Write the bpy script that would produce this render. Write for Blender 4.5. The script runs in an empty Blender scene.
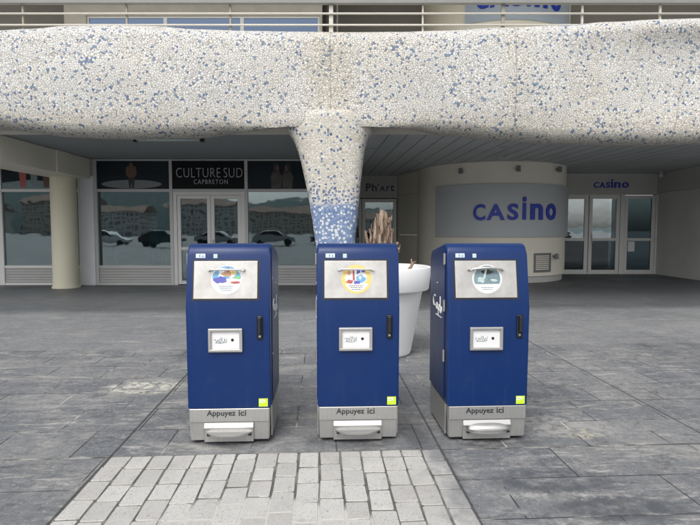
import bpy, bmesh, math, random
from mathutils import Vector, Matrix
R = math.radians
random.seed(7)
scene = bpy.context.scene
col = scene.collection

# ------------------------------------------------------------------ camera, sky, sun, exposure
cd = bpy.data.cameras.new('camera')
cam = bpy.data.objects.new('camera', cd); col.objects.link(cam)
cam.location = (0, 0, 1.58)
cam.rotation_euler = (R(90 - 3.54), 0, 0)
cd.sensor_width = 36; cd.lens = 27.0
cd.clip_start = .05; cd.clip_end = 2000
scene.camera = cam

SUN_EL, SUN_AZ = 52, 200          # azimuth clockwise from +Y: behind the camera, a little to its left
w = bpy.data.worlds.new('World'); scene.world = w; w.use_nodes = True
wn = w.node_tree.nodes; wl = w.node_tree.links
for n in list(wn): wn.remove(n)
wo = wn.new('ShaderNodeOutputWorld'); bg = wn.new('ShaderNodeBackground')
sky = wn.new('ShaderNodeTexSky'); sky.sky_type = 'NISHITA'; sky.sun_disc = False
sky.sun_elevation = R(SUN_EL); sky.sun_rotation = R(SUN_AZ)
sky.air_density = 1.0; sky.dust_density = 4.0; sky.ozone_density = 1.0
hs = wn.new('ShaderNodeHueSaturation'); hs.inputs['Saturation'].default_value = .22
wl.new(sky.outputs[0], hs.inputs['Color']); wl.new(hs.outputs[0], bg.inputs['Color'])
bg.inputs['Strength'].default_value = .15
wl.new(bg.outputs[0], wo.inputs[0])

sd = bpy.data.lights.new('sun', 'SUN'); sd.energy = 0.8; sd.angle = R(24); sd.color = (1, .97, .92)
so = bpy.data.objects.new('sun', sd); col.objects.link(so)
az, el = R(SUN_AZ), R(SUN_EL)
d = Vector((math.sin(az) * math.cos(el), math.cos(az) * math.cos(el), math.sin(el)))
so.rotation_euler = (-d).to_track_quat('-Z', 'Y').to_euler()

scene.view_settings.view_transform = 'Standard'
scene.view_settings.look = 'None'
scene.view_settings.exposure = 0.7
scene.view_settings.gamma = 1
scene.view_settings.use_curve_mapping = False

# ------------------------------------------------------------------ helpers: objects
def tag(o, label=None, cat=None, group=None, kind=None):
    if label: o['label'] = label
    if cat: o['category'] = cat
    if group: o['group'] = group
    if kind: o['kind'] = kind
    return o
def empty(name, loc=(0, 0, 0), rz=0):
    o = bpy.data.objects.new(name, None); col.objects.link(o)
    o.location = loc; o.rotation_euler = (0, 0, rz); o.empty_display_size = .2
    return o
def obj(name, bm, m, parent=None, smooth=False, loc=None, auto=None):
    me = bpy.data.meshes.new(name)
    bmesh.ops.recalc_face_normals(bm, faces=bm.faces)
    bm.to_mesh(me); bm.free()
    for mm in (m if isinstance(m, (list, tuple)) else [m]): me.materials.append(mm)
    if smooth:
        for p in me.polygons: p.use_smooth = True
        if auto is not None:
            try: me.set_sharp_from_angle(angle=R(auto))
            except Exception: pass
    o = bpy.data.objects.new(name, me); col.objects.link(o)
    if parent: o.parent = parent
    if loc: o.location = loc
    return o
def copy_tree(o, parent=None):
    c = o.copy(); col.objects.link(c)
    if parent: c.parent = parent
    for ch in list(o.children): copy_tree(ch, c)
    return c
def box(bm, x0, x1, y0, y1, z0, z1, bev=0, seg=1, M=None, mi=0):
    vs = [bm.verts.new((x, y, z)) for x in (x0, x1) for y in (y0, y1) for z in (z0, z1)]
    f = [(0,1,3,2),(4,6,7,5),(0,4,5,1),(2,3,7,6),(0,2,6,4),(1,5,7,3)]
    fs = [bm.faces.new([vs[i] for i in q]) for q in f]
    for q in fs: q.material_index = mi
    nv = vs
    if bev > 0:
        es = list({e for q in fs for e in q.edges})
        r = bmesh.ops.bevel(bm, geom=es, offset=bev, segments=seg, profile=.5, affect='EDGES')
        nv = list({v for q in r['faces'] for v in q.verts} | {v for v in vs if v.is_valid})
    if M is not None:
        for v in nv: v.co = M @ v.co
    return nv
def tube(bm, pts, r, n=10, cap=True, M=None):
    pts = [Vector(p) for p in pts]
    rs = r if isinstance(r, (list, tuple)) else [r] * len(pts)
    rings = []
    up0 = None
    for i, p in enumerate(pts):
        t = (pts[min(i+1, len(pts)-1)] - pts[max(i-1, 0)]).normalized()
        a = Vector((0, 0, 1)) if abs(t.z) < .9 else Vector((1, 0, 0))
        if up0 is not None: a = up0
        u = (a - t * a.dot(t)).normalized(); up0 = u
        v = t.cross(u)
        rings.append([bm.verts.new(p + (u * math.cos(2*math.pi*k/n) + v * math.sin(2*math.pi*k/n)) * rs[i]) for k in range(n)])
    for a, b in zip(rings, rings[1:]):
        for k in range(n): bm.faces.new((a[k], a[(k+1) % n], b[(k+1) % n], b[k]))
    if cap: bm.faces.new(rings[0][::-1]); bm.faces.new(rings[-1])
    if M is not None:
        for ring in rings:
            for v in ring: v.co = M @ v.co
def lathe(bm, prof, n=48, c=(0, 0), cap=False, closed=False):
    rings = [[bm.verts.new((c[0] + r*math.cos(2*math.pi*k/n), c[1] + r*math.sin(2*math.pi*k/n), z)) for k in range(n)] for r, z in prof]
    pr = list(zip(rings, rings[1:]))
    for a, b in pr:
        for k in range(n): bm.faces.new((a[k], a[(k+1) % n], b[(k+1) % n], b[k]))
    if cap: bm.faces.new(rings[0][::-1]); bm.faces.new(rings[-1])
def prism(bm, prof, x0, x1, bev=0, seg=2, M=None):      # profile in (y, z), extruded along x
    a = [bm.verts.new((x0, y, z)) for y, z in prof]; b = [bm.verts.new((x1, y, z)) for y, z in prof]
    n = len(prof)
    fs = [bm.faces.new(a[::-1]), bm.faces.new(b)]
    capE = [e for f in fs for e in f.edges]
    for i in range(n): bm.faces.new((a[i], a[(i+1) % n], b[(i+1) % n], b[i]))
    if bev: bmesh.ops.bevel(bm, geom=capE, offset=bev, segments=seg, profile=.5, affect='EDGES')
    if M is not None:
        for v in bm.verts: v.co = M @ v.co
def disc(bm, cx, cz, r, y, th, n=40, M=None, z_top=None):     # disc facing -Y, its upper part may be cut at z_top
    pts = []
    for k in range(n):
        x = cx + r*math.cos(2*math.pi*k/n); z = cz + r*math.sin(2*math.pi*k/n)
        if z_top is not None: z = min(z, z_top)
        pts.append((x, z))
    poly(bm, pts, y, th, M)
def poly(bm, pts, y, th, M=None):                             # flat outline in (x, z), front at y, thickness th
    a = [bm.verts.new((x, y, z)) for x, z in pts]; b = [bm.verts.new((x, y + th, z)) for x, z in pts]
    n = len(pts); bm.faces.new(a); bm.faces.new(b[::-1])
    for i in range(n): bm.faces.new((a[i], b[i], b[(i+1) % n], a[(i+1) % n]))
    if M is not None:
        for v in a + b: v.co = M @ v.co

_gly = {}
def glyph(s, bold=0.0, spacing=1.0):
    key = (s, bold, spacing)
    if key not in _gly:
        cu = bpy.data.curves.new('t', 'FONT'); cu.body = s; cu.size = 1; cu.offset = bold
        cu.extrude = .5; cu.space_character = spacing; cu.resolution_u = 4
        o = bpy.data.objects.new('t', cu); col.objects.link(o)
        dg = bpy.context.evaluated_depsgraph_get(); dg.update()
        me = bpy.data.meshes.new_from_object(o.evaluated_get(dg))
        V = [tuple(v.co) for v in me.vertices]; F = [tuple(p.vertices) for p in me.polygons]
        bpy.data.objects.remove(o); bpy.data.curves.remove(cu); bpy.data.meshes.remove(me)
        _gly[key] = (V, F)
    return _gly[key]
def text(bm, s, x0, x1, z0, z1, y, th, bold=0.0, spacing=1.0, fn=None):
    """fit s into the box x0..x1, z0..z1; front face at y, thickness th; fn maps the point further"""
    V, F = glyph(s, bold, spacing)
    ax = min(v[0] for v in V); bx = max(v[0] for v in V); ay = min(v[1] for v in V); by = max(v[1] for v in V)
    vs = []
    for v in V:
        p = Vector((x0 + (v[0]-ax)/(bx-ax)*(x1-x0), y + (th if v[2] < 0 else 0), z0 + (v[1]-ay)/(by-ay)*(z1-z0)))
        vs.append(bm.verts.new(fn(p) if fn else p))
    for f in F:
        try: bm.faces.new([vs[i] for i in f])
        except ValueError: pass

# ------------------------------------------------------------------ helpers: materials
class NT:
    def __init__(s, name):
        s.m = bpy.data.materials.new(name); s.m.use_nodes = True
        s.t = s.m.node_tree; s.n = s.t.nodes; s.l = s.t.links
        s.b = s.n['Principled BSDF']; s.out = s.n['Material Output']
        s.tc = s.n.new('ShaderNodeTexCoord')
        s.P = s.tc.outputs['Object']
    def set(s, sock, v):
        if isinstance(v, bpy.types.NodeSocket): s.l.new(v, sock)
        elif isinstance(v, (tuple, list)) and sock.type == 'RGBA': sock.default_value = (*v[:3], 1)
        else: sock.default_value = v
    def m_(s, op, a, b=0.0, c=None):
        n = s.n.new('ShaderNodeMath'); n.operation = op
        s.set(n.inputs[0], a); s.set(n.inputs[1], b)
        if c is not None: s.set(n.inputs[2], c)
        return n.outputs[0]
    def mix(s, f, a, b, mode='MIX'):
        n = s.n.new('ShaderNodeMixRGB'); n.blend_type = mode
        s.set(n.inputs[0], f); s.set(n.inputs[1], a); s.set(n.inputs[2], b); return n.outputs[0]
    def sep(s, v):
        n = s.n.new('ShaderNodeSeparateXYZ'); s.set(n.inputs[0], v); return n.outputs
    def comb(s, x, y, z):
        n = s.n.new('ShaderNodeCombineXYZ')
        for i, v in enumerate((x, y, z)): s.set(n.inputs[i], v)
        return n.outputs[0]
    def map(s, v, loc=(0,0,0), rot=(0,0,0), sc=(1,1,1)):
        n = s.n.new('ShaderNodeMapping'); s.set(n.inputs[0], v)
        n.inputs[1].default_value = loc; n.inputs[2].default_value = rot; n.inputs[3].default_value = sc
        return n.outputs[0]
    def noise(s, scale, detail=4, rough=.6, v=None, dist=0):
        n = s.n.new('ShaderNodeTexNoise'); s.set(n.inputs['Vector'], v if v is not None else s.P)
        n.inputs['Scale'].default_value = scale; n.inputs['Detail'].default_value = detail
        n.inputs['Roughness'].default_value = rough; n.inputs['Distortion'].default_value = dist
        return n.outputs['Fac']
    def vor(s, scale, feature='F1', v=None, rnd=1.0):
        n = s.n.new('ShaderNodeTexVoronoi'); n.feature = feature; s.set(n.inputs['Vector'], v if v is not None else s.P)
        n.inputs['Scale'].default_value = scale; n.inputs['Randomness'].default_value = rnd
        return n.outputs
    def ramp(s, v, a, b, lo=0.0, hi=1.0):      # smooth map range
        n = s.n.new('ShaderNodeMapRange'); n.interpolation_type = 'SMOOTHSTEP'
        s.set(n.inputs[0], v); s.set(n.inputs[1], a); s.set(n.inputs[2], b); s.set(n.inputs[3], lo); s.set(n.inputs[4], hi)
        return n.outputs[0]
    def bump(s, h, strength=.3, dist=.01):
        n = s.n.new('ShaderNodeBump'); n.inputs['Strength'].default_value = strength; n.inputs['Distance'].default_value = dist
        s.set(n.inputs['Height'], h); s.l.new(n.outputs[0], s.b.inputs['Normal'])
    def fin(s, c, rough=.6, metal=0.0, spec=.5):
        s.set(s.b.inputs['Base Color'], c); s.set(s.b.inputs['Roughness'], rough)
        s.set(s.b.inputs['Metallic'], metal); s.b.inputs['Specular IOR Level'].default_value = spec
        return s.m
def mat(name, c, rough=.6, metal=0.0, var=.15, sc=3.0, grain=40.0, bump=.1, dist=.004, spec=.5, stretch=(1,1,1)):
    t = NT(name)
    v = t.map(t.P, sc=stretch)
    big = t.noise(sc, 5, .6, v); fine = t.noise(grain, 4, .7, v)
    f = t.m_('ADD', t.m_('MULTIPLY', t.m_('SUBTRACT', big, .5), var * 2), t.m_('MULTIPLY', t.m_('SUBTRACT', fine, .5), var))
    k = t.m_('ADD', 1.0, f)
    cc = t.mix(1.0, (*c, 1), t.comb(k, k, k), 'MULTIPLY')
    rr = t.m_('ADD', rough, t.m_('MULTIPLY', t.m_('SUBTRACT', big, .5), .25))
    t.bump(fine, bump, dist)
    return t.fin(cc, rr, metal, spec)
def glass(name, tint, refl, rough=.012, gc=(.9, .97, 1)):
    t = NT(name)
    tr = t.n.new('ShaderNodeBsdfTransparent'); tr.inputs[0].default_value = (*tint, 1)
    gl = t.n.new('ShaderNodeBsdfGlossy'); gl.inputs['Roughness'].default_value = rough; gl.inputs[0].default_value = (*gc, 1)
    fr = t.n.new('ShaderNodeFresnel'); fr.inputs[0].default_value = 1.5
    bp = t.n.new('ShaderNodeBump'); bp.inputs['Strength'].default_value = .45; bp.inputs['Distance'].default_value = .006
    t.l.new(t.noise(1.3, 2, .5), bp.inputs['Height']); t.l.new(bp.outputs[0], gl.inputs['Normal'])
    f = t.m_('MINIMUM', t.m_('ADD', fr.outputs[0], refl), 1.0)
    mx = t.n.new('ShaderNodeMixShader'); t.l.new(f, mx.inputs[0]); t.l.new(tr.outputs[0], mx.inputs[1]); t.l.new(gl.outputs[0], mx.inputs[2])
    t.l.new(mx.outputs[0], t.out.inputs[0]); t.n.remove(t.b)
    return t.m

M = {}
M['cream'] = mat('cream render', (.72, .685, .58), .75, var=.10, sc=1.2, grain=60, stretch=(1, 1, .4))
M['greywall'] = mat('grey render', (.46, .455, .43), .8, var=.14, sc=1.0, grain=60)
M['sidewall'] = mat('grey block wall', (.56, .55, .53), .8, var=.18, sc=1.2, grain=50)
M['concrete'] = mat('upper concrete', (.40, .38, .32), .85, var=.22, sc=2.0, grain=90, bump=.3)
M['darkwall'] = mat('taupe grey wall', (.25, .24, .22), .8, var=.12)
M['slab'] = mat('deck slab cream', (.62, .60, .54), .8, var=.08)
M['ceil'] = mat('smooth dark ceiling', (.27, .29, .30), .8, var=.08)
M['frame'] = mat('off-white painted aluminium', (.64, .64, .62), .4, var=.08)
M['framegrey'] = mat('grey aluminium frame', (.46, .46, .46), .4, var=.08)
M['whitepanel'] = mat('off-white panel', (.70, .71, .74), .55, var=.08)
M['interior'] = mat('dim interior', (.10, .11, .115), .9)
M['curtain'] = mat('teal curtain', (.05, .19, .21), .9, var=.2)
M['black'] = mat('black plastic', (.012, .012, .014), .35, var=.1)
M['signblack'] = mat('black sign board', (.004, .005, .007), .5, var=.1, spec=.15)
M['signgrey'] = mat('grey sign panel', (.42, .445, .455), .45, var=.05, sc=.8)
M['signblue'] = mat('pale blue sign panel', (.36, .42, .50), .5, var=.06)
M['letterblue'] = mat('deep blue letters', (.008, .03, .36), .4, var=.1)
M['letternavy'] = mat('navy letters', (.02, .03, .10), .4, var=.1)
M['letterwhite'] = mat('pale letters', (.42, .43, .45), .5, var=.1)
M['steel'] = None
M['white'] = mat('white print', (.66, .66, .66), .5, var=.05)
M['lime'] = mat('lime green label', (.52, .72, .03), .5, var=.1)
M['limewhite'] = mat('pale green print', (.75, .85, .5), .5)
M['ink'] = mat('dark ink', (.02, .02, .025), .5)
M['skyblue'] = mat('sky blue print', (.14, .34, .52), .5)
M['yellow'] = mat('yellow print', (.66, .50, .16), .5)
M['red'] = mat('red print', (.38, .09, .08), .5)
M['orange'] = mat('orange print', (.50, .28, .15), .5)
M['purple'] = mat('violet print', (.10, .10, .38), .5)
M['teal'] = mat('grey teal print', (.14, .21, .23), .35, var=.7, sc=18)
M['paleteal'] = mat('pale glass print', (.42, .50, .50), .4, var=.4, sc=25)
M['green'] = mat('green print', (.18, .5, .2), .5)
M['rail'] = mat('pale metal rail', (.52, .50, .45), .45, var=.1)
M['railgrey'] = mat('grey handrail', (.20, .20, .19), .45, var=.15)
M['postbrown'] = mat('bronze post', (.27, .25, .20), .5, var=.15)
M['column'] = mat('cream painted concrete', (.62, .59, .46), .7, var=.12, sc=1.5, grain=70, stretch=(1,1,.4))
M['potwhite'] = mat('white moulded plastic', (.74, .745, .745), .45, var=.10, sc=3, stretch=(1, 1, .3))
M['soil'] = mat('dry soil', (.07, .055, .04), .95, var=.4, sc=10, bump=.8)
M['skin'] = mat('tanned skin print', (.12, .065, .04), .6)
M['figure'] = mat('grey brown print', (.07, .065, .06), .6, var=.8, sc=6)
M['poster'] = mat('dark sea print', (.010, .018, .024), .5, spec=.2, var=.7, sc=2.2, stretch=(.4, 1, 2))
M['posterboard'] = mat('surfboard print', (.15, .17, .18), .4, var=.15)
M['vent'] = mat('grey vent metal', (.16, .16, .16), .5, var=.1)
M['glass'] = glass('shop glass', (.50, .62, .64), .11, .018, (.85, .96, 1))
M['glassdark'] = glass('tinted door glass', (.42, .50, .52), .36)
M['glassdim'] = glass('dim side glass', (.30, .36, .38), .02)
M['glassup'] = glass('blue reflective glass', (.15, .2, .3), .10, .03, (.55, .72, 1))

def mk_steel():
    t = NT('brushed stainless')
    a = t.noise(6, 4, .6, t.map(t.P, sc=(60, 60, 1.5))); b = t.noise(4, 4, .6)
    c = t.mix(a, (.34, .335, .325), (.60, .595, .58)); c = t.mix(t.ramp(b, .55, .75), c, (.32, .31, .29))
    t.bump(a, .12, .002)
    return t.fin(c, t.m_('ADD', .33, t.m_('MULTIPLY', b, .2)), .85)
M['steel'] = mk_steel()
def mk_flap():
    t = NT('worn satin flap')
    b = t.noise(7, 5, .65); sc = t.noise(10, 5, .7, t.map(t.P, sc=(1, 1, .25)))
    c = t.mix(t.ramp(b, .3, .7), (.42, .405, .385), (.54, .525, .50)); c = t.mix(t.ramp(sc, .6, .75, 0, .5), c, (.38, .34, .29))
    t.bump(sc, .1, .002)
    return t.fin(c, t.ramp(b, .3, .7, .28, .42), .8)
M['flap'] = mk_flap()
def mk_blue():
    t = NT('blue powder coat')
    b = t.noise(2.2, 5, .6); f = t.noise(320, 2, .5)
    z = t.sep(t.P)[2]
    dirt = t.m_('MULTIPLY', t.ramp(t.noise(9, 6, .7), .50, .8), t.ramp(z, .9, .2, .12, .7))
    oi = t.n.new('ShaderNodeObjectInfo')
    c = t.mix(b, (.0002, .0160, .088), (.0007, .0215, .108)); c = t.mix(t.m_('MULTIPLY', dirt, .30), c, (.07, .08, .10))
    scr = t.noise(14, 6, .75, t.map(t.P, rot=(0, R(20), 0), sc=(1, 1, .12)), 1.5)
    c = t.mix(t.ramp(scr, .70, .76, 0, .35), c, (.06, .09, .18))
    run = t.noise(7, 5, .7, t.map(t.P, sc=(3.5, 3.5, .25)))
    c = t.mix(t.ramp(run, .56, .76, 0, .22), c, (.03, .055, .12))
    t.bump(t.m_('ADD', t.m_('MULTIPLY', f, .3), t.noise(3.5, 2)), .10, .004)
    return t.fin(c, t.m_('ADD', t.m_('ADD', .25, t.m_('MULTIPLY', b, .12)), t.m_('MULTIPLY', run, .12)), 0, .32)
M['blue'] = mk_blue()
def mk_wood():
    t = NT('weathered bark')
    v = t.map(t.P, sc=(26, 26, 5)); a = t.noise(1.6, 6, .7, v); b = t.noise(5, 3, .6)
    c = t.mix(t.ramp(a, .35, .65), (.10, .055, .035), (.42, .33, .25)); c = t.mix(t.ramp(b, .5, .7, 0, .6), c, (.24, .13, .09))
    t.bump(a, .9, .02)
    return t.fin(c, .9)
M['wood'] = mk_wood()
def mk_ribs():
    t = NT('ribbed grey cladding')
    z = t.sep(t.P)[2]; s = t.m_('FRACT', t.m_('DIVIDE', z, .075)); g = t.ramp(t.m_('ABSOLUTE', t.m_('SUBTRACT', s, .5)), .38, .48)
    n = t.noise(3, 5, .6, t.map(t.P, sc=(.5, 1, 5)))
    c = t.mix(n, (.33, .33, .32), (.46, .46, .45)); c = t.mix(t.m_('MULTIPLY', g, .6), c, (.14, .14, .14))
    t.bump(t.m_('SUBTRACT', 1.0, g), .6, .015)
    return t.fin(c, .5)
M['ribs'] = mk_ribs()
def mk_slats():
    t = NT('slatted metal ceiling')
    v = t.map(t.P, rot=(0, 0, R(-4))); x = t.sep(v)[0]
    s = t.m_('FRACT', t.m_('DIVIDE', x, .40)); g = t.ramp(t.m_('ABSOLUTE', t.m_('SUBTRACT', s, .5)), .455, .485)
    wn_ = t.n.new('ShaderNodeTexWhiteNoise'); wn_.noise_dimensions = '1D'; t.l.new(t.m_('FLOOR', t.m_('DIVIDE', x, .40)), wn_.inputs['W'])
    c = t.mix(wn_.outputs[0], (.50, .53, .535), (.58, .61, .615)); c = t.mix(t.noise(1.2), c, t.mix(.5, c, (.2, .21, .2)))
    c = t.mix(t.m_('MULTIPLY', g, .7), c, (.10, .105, .11)); t.bump(t.m_('SUBTRACT', 1.0, g), .8, .03)
    return t.fin(c, .55)
M['slats'] = mk_slats()

# mosaic of broken tile
def mk_mosaic(name, column=False):
    t = NT(name)
    X, Y, Z = t.sep(t.P)[:3]
    warp = t.noise(3.0, 2, .5)
    SC = 19.0 if column else 23.5
    ed = t.vor(SC, 'DISTANCE_TO_EDGE')['Distance']
    ce = t.vor(SC, 'F1'); r, g, b = t.sep(ce['Color'])[:3]
    clump = t.noise(1.1, 2, .5)
    if column:
        p = 0.0
    else:
        p = t.ramp(clump, .34, .68, .03, .125)
    small = t.m_('GREATER_THAN', p, r)
    shade = t.mix(g, (.47, .463, .443), (.63, .622, .60)); shade = t.mix(t.m_('GREATER_THAN', b, .95), shade, (.60, .55, .48))
    blue = t.mix(b, (.07, .125, .24), (.17, .235, .35))
    c = t.mix(small, shade, blue)
    grout = t.ramp(ed, .025, .085, 1, 0)
    gc = t.mix(t.noise(2.2), (.14, .135, .125), (.26, .25, .23))
    if column:   # wide pale joints near the top, blue tile field at the foot
        gc = (.36, .345, .30)
    c = t.mix(t.m_('MULTIPLY', grout, .85 if not column else .7), c, gc)
    # warm staining and run-off
    if column:   # small spaced chips: blue on cream above, white on blue at the foot
        cv = t.vor(16.5, 'F1'); cr, cg, cb = t.sep(cv['Color'])[:3]
        chip = t.ramp(t.m_('ADD', t.m_('ADD', cv['Distance'], t.m_('MULTIPLY', cb, .16)), t.m_('MULTIPLY', t.m_('SUBTRACT', t.noise(34, 2), .5), .42)), .50, .55, 1, 0)
        edge = t.m_('ADD', Z, t.m_('MULTIPLY', t.m_('SUBTRACT', t.noise(11, 3), .5), .30))
        foot = t.ramp(edge, 2.12, 2.03)
        c = t.mix(foot, c, t.mix(t.m_('MULTIPLY', grout, .5), t.mix(g, (.10, .16, .30), (.20, .27, .42)), (.25, .31, .42)))
        dens = t.m_('ADD', t.ramp(Z, 2.72, 2.08, .15, .98), t.ramp(Z, 3.0, 3.6, 0, .03))
        up_ = t.m_('MULTIPLY', t.m_('MULTIPLY', chip, t.m_('GREATER_THAN', dens, cr)), t.m_('SUBTRACT', 1.0, foot))
        dn_ = t.m_('MULTIPLY', t.m_('MULTIPLY', chip, t.m_('GREATER_THAN', .66, cr)), foot)
        c = t.mix(up_, c, t.mix(cg, (.07, .11, .22), (.17, .22, .33)))
        c = t.mix(dn_, c, (.58, .60, .61))
    st = t.ramp(t.noise(.9, 5, .65, t.map(t.P, sc=(1, 1, .35))), .42, .75, 0, .55)
    dx = t.m_('ABSOLUTE', t.m_('SUBTRACT', X, -.37))
    near = t.ramp(dx, .15, .75, .75, 0)
    dx2 = t.m_('ABSOLUTE', t.m_('SUBTRACT', X, 3.15)); near = t.m_('MAXIMUM', near, t.ramp(dx2, .05, .45, .4, 0))
    low = t.ramp(Z, 4.1, 3.6, 0, .55)
    k = t.m_('MAXIMUM', t.m_('MAXIMUM', near, t.m_('MULTIPLY', low, .9)), st)
    if column: k = t.m_('MULTIPLY', t.ramp(Z, 2.1, 2.4), .5)
    c = t.mix(k, c, t.mix(1.0, c, (.95, .90, .79), 'MULTIPLY'))
    c = t.mix(t.ramp(t.noise(1.7, 6, .7), .55, .85, 0, .35), c, t.mix(1.0, c, (.70, .69, .66), 'MULTIPLY'))
    if not column:
        def seam(x0):
            return t.ramp(t.m_('ABSOLUTE', t.m_('SUBTRACT', X, x0)), .006, .02, 1, 0)
        s_ = t.m_('SUBTRACT', Z, 3.3)
        xr = t.m_('ADD', 6.18, t.m_('ADD', t.m_('MULTIPLY', s_, .084), t.m_('MULTIPLY', t.m_('MULTIPLY', s_, s_), .114)))
        wob = t.m_('MULTIPLY', t.m_('SUBTRACT', t.noise(1.5), .5), .06)
        sm = t.m_('MAXIMUM', seam(-.37), t.m_('MAXIMUM', seam(t.m_('ADD', 3.14, wob)), seam(t.m_('ADD', xr, wob))))
        c = t.mix(t.m_('MULTIPLY', sm, .55), c, (.24, .22, .19))
    t.bump(t.m_('SUBTRACT', t.ramp(ed, .0, .12), t.m_('MULTIPLY', g, .3)), .5, .012)
    return t.fin(c, t.mix(grout, (.42,)*3, (.9,)*3), 0, .45)
M['mosaic'] = mk_mosaic('broken tile mosaic'); M['mosaiccol'] = mk_mosaic('column tile mosaic', True)

def mk_ground():
    t = NT('slate paving')
    v = t.map(t.P, rot=(0, 0, R(-3.2))); u, vv = t.sep(v)[:2]
    def brick(wd, rh, off=(0, 0), mort=.006):
        n = t.n.new('ShaderNodeTexBrick'); n.offset = .5
        t.l.new(t.map(v, loc=(off[0], off[1], 0)), n.inputs['Vector'])
        n.inputs['Scale'].default_value = 1; n.inputs['Brick Width'].default_value = wd; n.inputs['Row Height'].default_value = rh
        n.inputs['Mortar Size'].default_value = mort; n.inputs['Mortar Smooth'].default_value = .3; n.inputs['Bias'].default_value = 0
        n.inputs['Color1'].default_value = (0, 0, 0, 1); n.inputs['Color2'].default_value = (1, 1, 1, 1); n.inputs['Mortar'].default_value = (.5, .5, .5, 1)
        return n.outputs['Color'], n.outputs['Fac']
    cB, fB = brick(.62, .50, (.2, -3.65 + .5*8), .007)
    cA, fA = brick(1.05, .46, (.45, -3.65 + .46*8), .006)
    cC, fC = brick(1.3, 1.0, (.3, .2), .006)
    zA = t.m_('LESS_THAN', vv, 3.65); zC = t.ramp(t.m_('ADD', vv, t.m_('MULTIPLY', t.m_('SUBTRACT', t.noise(1.5, 4), .5), .1)), 6.98, 7.06)
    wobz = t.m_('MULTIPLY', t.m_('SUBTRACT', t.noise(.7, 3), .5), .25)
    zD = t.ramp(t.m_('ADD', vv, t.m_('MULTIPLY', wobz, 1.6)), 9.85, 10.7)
    per = t.mix(zA, t.mix(zC, cB, cC), cA)
    mort = t.m_('ADD', t.m_('MULTIPLY', zA, fA), t.m_('MULTIPLY', t.m_('SUBTRACT', 1.0, zA), t.m_('ADD', t.m_('MULTIPLY', zC, t.m_('MULTIPLY', fC, .5)), t.m_('MULTIPLY', t.m_('SUBTRACT', 1.0, zC), fB))))
    big = t.noise(.55, 6, .62); med = t.noise(2.6, 6, .68, dist=.6); fine = t.noise(55, 4, .7); streak = t.noise(2.2, 7, .72, t.map(v, sc=(.55, 1.6, 1)), .8)
    c = t.mix(t.ramp(big, .3, .7), (.112, .117, .125), (.176, .179, .182))
    c = t.mix(t.m_('MULTIPLY', t.sep(per)[0], .8), c, (.090, .099, .112))
    c = t.mix(t.ramp(med, .42, .72, 0, .7), c, (.21, .207, .20))
    c = t.mix(t.ramp(streak, .52, .68, 0, .75), c, (.27, .265, .25))
    st2 = t.noise(5.5, 8, .75, t.map(v, loc=(4, 1, 0), sc=(.35, 1.7, 1)), 1.2)
    c = t.mix(t.m_('MULTIPLY', t.ramp(st2, .53, .66), t.ramp(t.noise(.8, 3), .38, .58, .15, .85)), c, (.33, .32, .30))
    st3 = t.noise(4.5, 8, .75, t.map(v, loc=(9, 5, 0), sc=(.5, 1.5, 1)), 1.0)
    c = t.mix(t.ramp(st3, .53, .66, 0, .55), c, (.052, .056, .060))
    c = t.mix(t.ramp(t.noise(1.3, 5, .7, t.map(t.P, loc=(7, 3, 0))), .54, .68, 0, .55), c, (.062, .067, .076))
    c = t.mix(t.m_('MULTIPLY', zC, .45), c, (.20, .204, .208))
    grit = t.noise(18, 6, .8); c = t.mix(t.ramp(grit, .48, .60, 0, .6), c, t.mix(1.0, c, (.55, .55, .56), 'MULTIPLY')); c = t.mix(t.ramp(t.noise(27, 5, .8), .56, .64, 0, .6), c, (.30, .30, .285))
    c = t.mix(t.ramp(fine, .35, .7, 0, .35), c, t.mix(1.0, c, (1.5, 1.5, 1.5), 'MULTIPLY'))
    # pale and dark marks on the slabs
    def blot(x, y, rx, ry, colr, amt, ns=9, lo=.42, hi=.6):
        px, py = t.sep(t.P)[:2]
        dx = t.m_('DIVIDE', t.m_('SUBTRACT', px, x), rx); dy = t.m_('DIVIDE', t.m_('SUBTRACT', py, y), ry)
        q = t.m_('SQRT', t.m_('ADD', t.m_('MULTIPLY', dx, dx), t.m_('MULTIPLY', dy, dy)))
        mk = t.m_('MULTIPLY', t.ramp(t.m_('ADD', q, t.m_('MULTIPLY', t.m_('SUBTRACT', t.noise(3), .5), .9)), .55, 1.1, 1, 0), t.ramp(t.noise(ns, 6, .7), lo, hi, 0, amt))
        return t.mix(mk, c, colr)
    c = blot(-2.05, 5.2, .45, .28, (.45, .44, .38), .9, 11)
    c = blot(1.78, 4.0, .22, .12, (.40, .37, .26), .75, 16, .48, .58)
    c = blot(1.8, 4.15, .5, .28, (.28, .28, .27), .8, 10)
    c = blot(1.28, 3.22, .42, .20, (.05, .055, .065), .8, 3.5, .35, .55)
    c = blot(1.55, 2.9, .45, .16, (.05, .055, .065), .8, 3.5, .35, .55)
    c = blot(1.25, 3.04, .5, .07, (.33, .33, .31), .6, 12, .48, .62)
    c = blot(.52, 3.35, .22, .5, (.05, .055, .06), .7, 3, .3, .5)
    c = blot(.50, 3.95, .14, .22, (.05, .054, .06), .7, 5, .3, .5)
    for bx_ in (-.88, .06, 1.02): c = blot(bx_, 3.86, .40, .16, (.045, .046, .048), .75, 8, .35, .6)  # darker patch around the foot of each bin
    # under the deck: smoother, damp, and darkened with shade put into the colour
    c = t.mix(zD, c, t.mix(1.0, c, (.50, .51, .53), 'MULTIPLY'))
    c = t.mix(1.0, c, (1.06, 1.06, 1.055), 'MULTIPLY')
    # joints
    lite = t.ramp(t.noise(1.1, 3, .6, t.map(t.P, loc=(3, 9, 0))), .44, .52)
    zB = t.m_('MULTIPLY', t.m_('SUBTRACT', 1.0, zC), t.m_('SUBTRACT', 1.0, zA))
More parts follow.
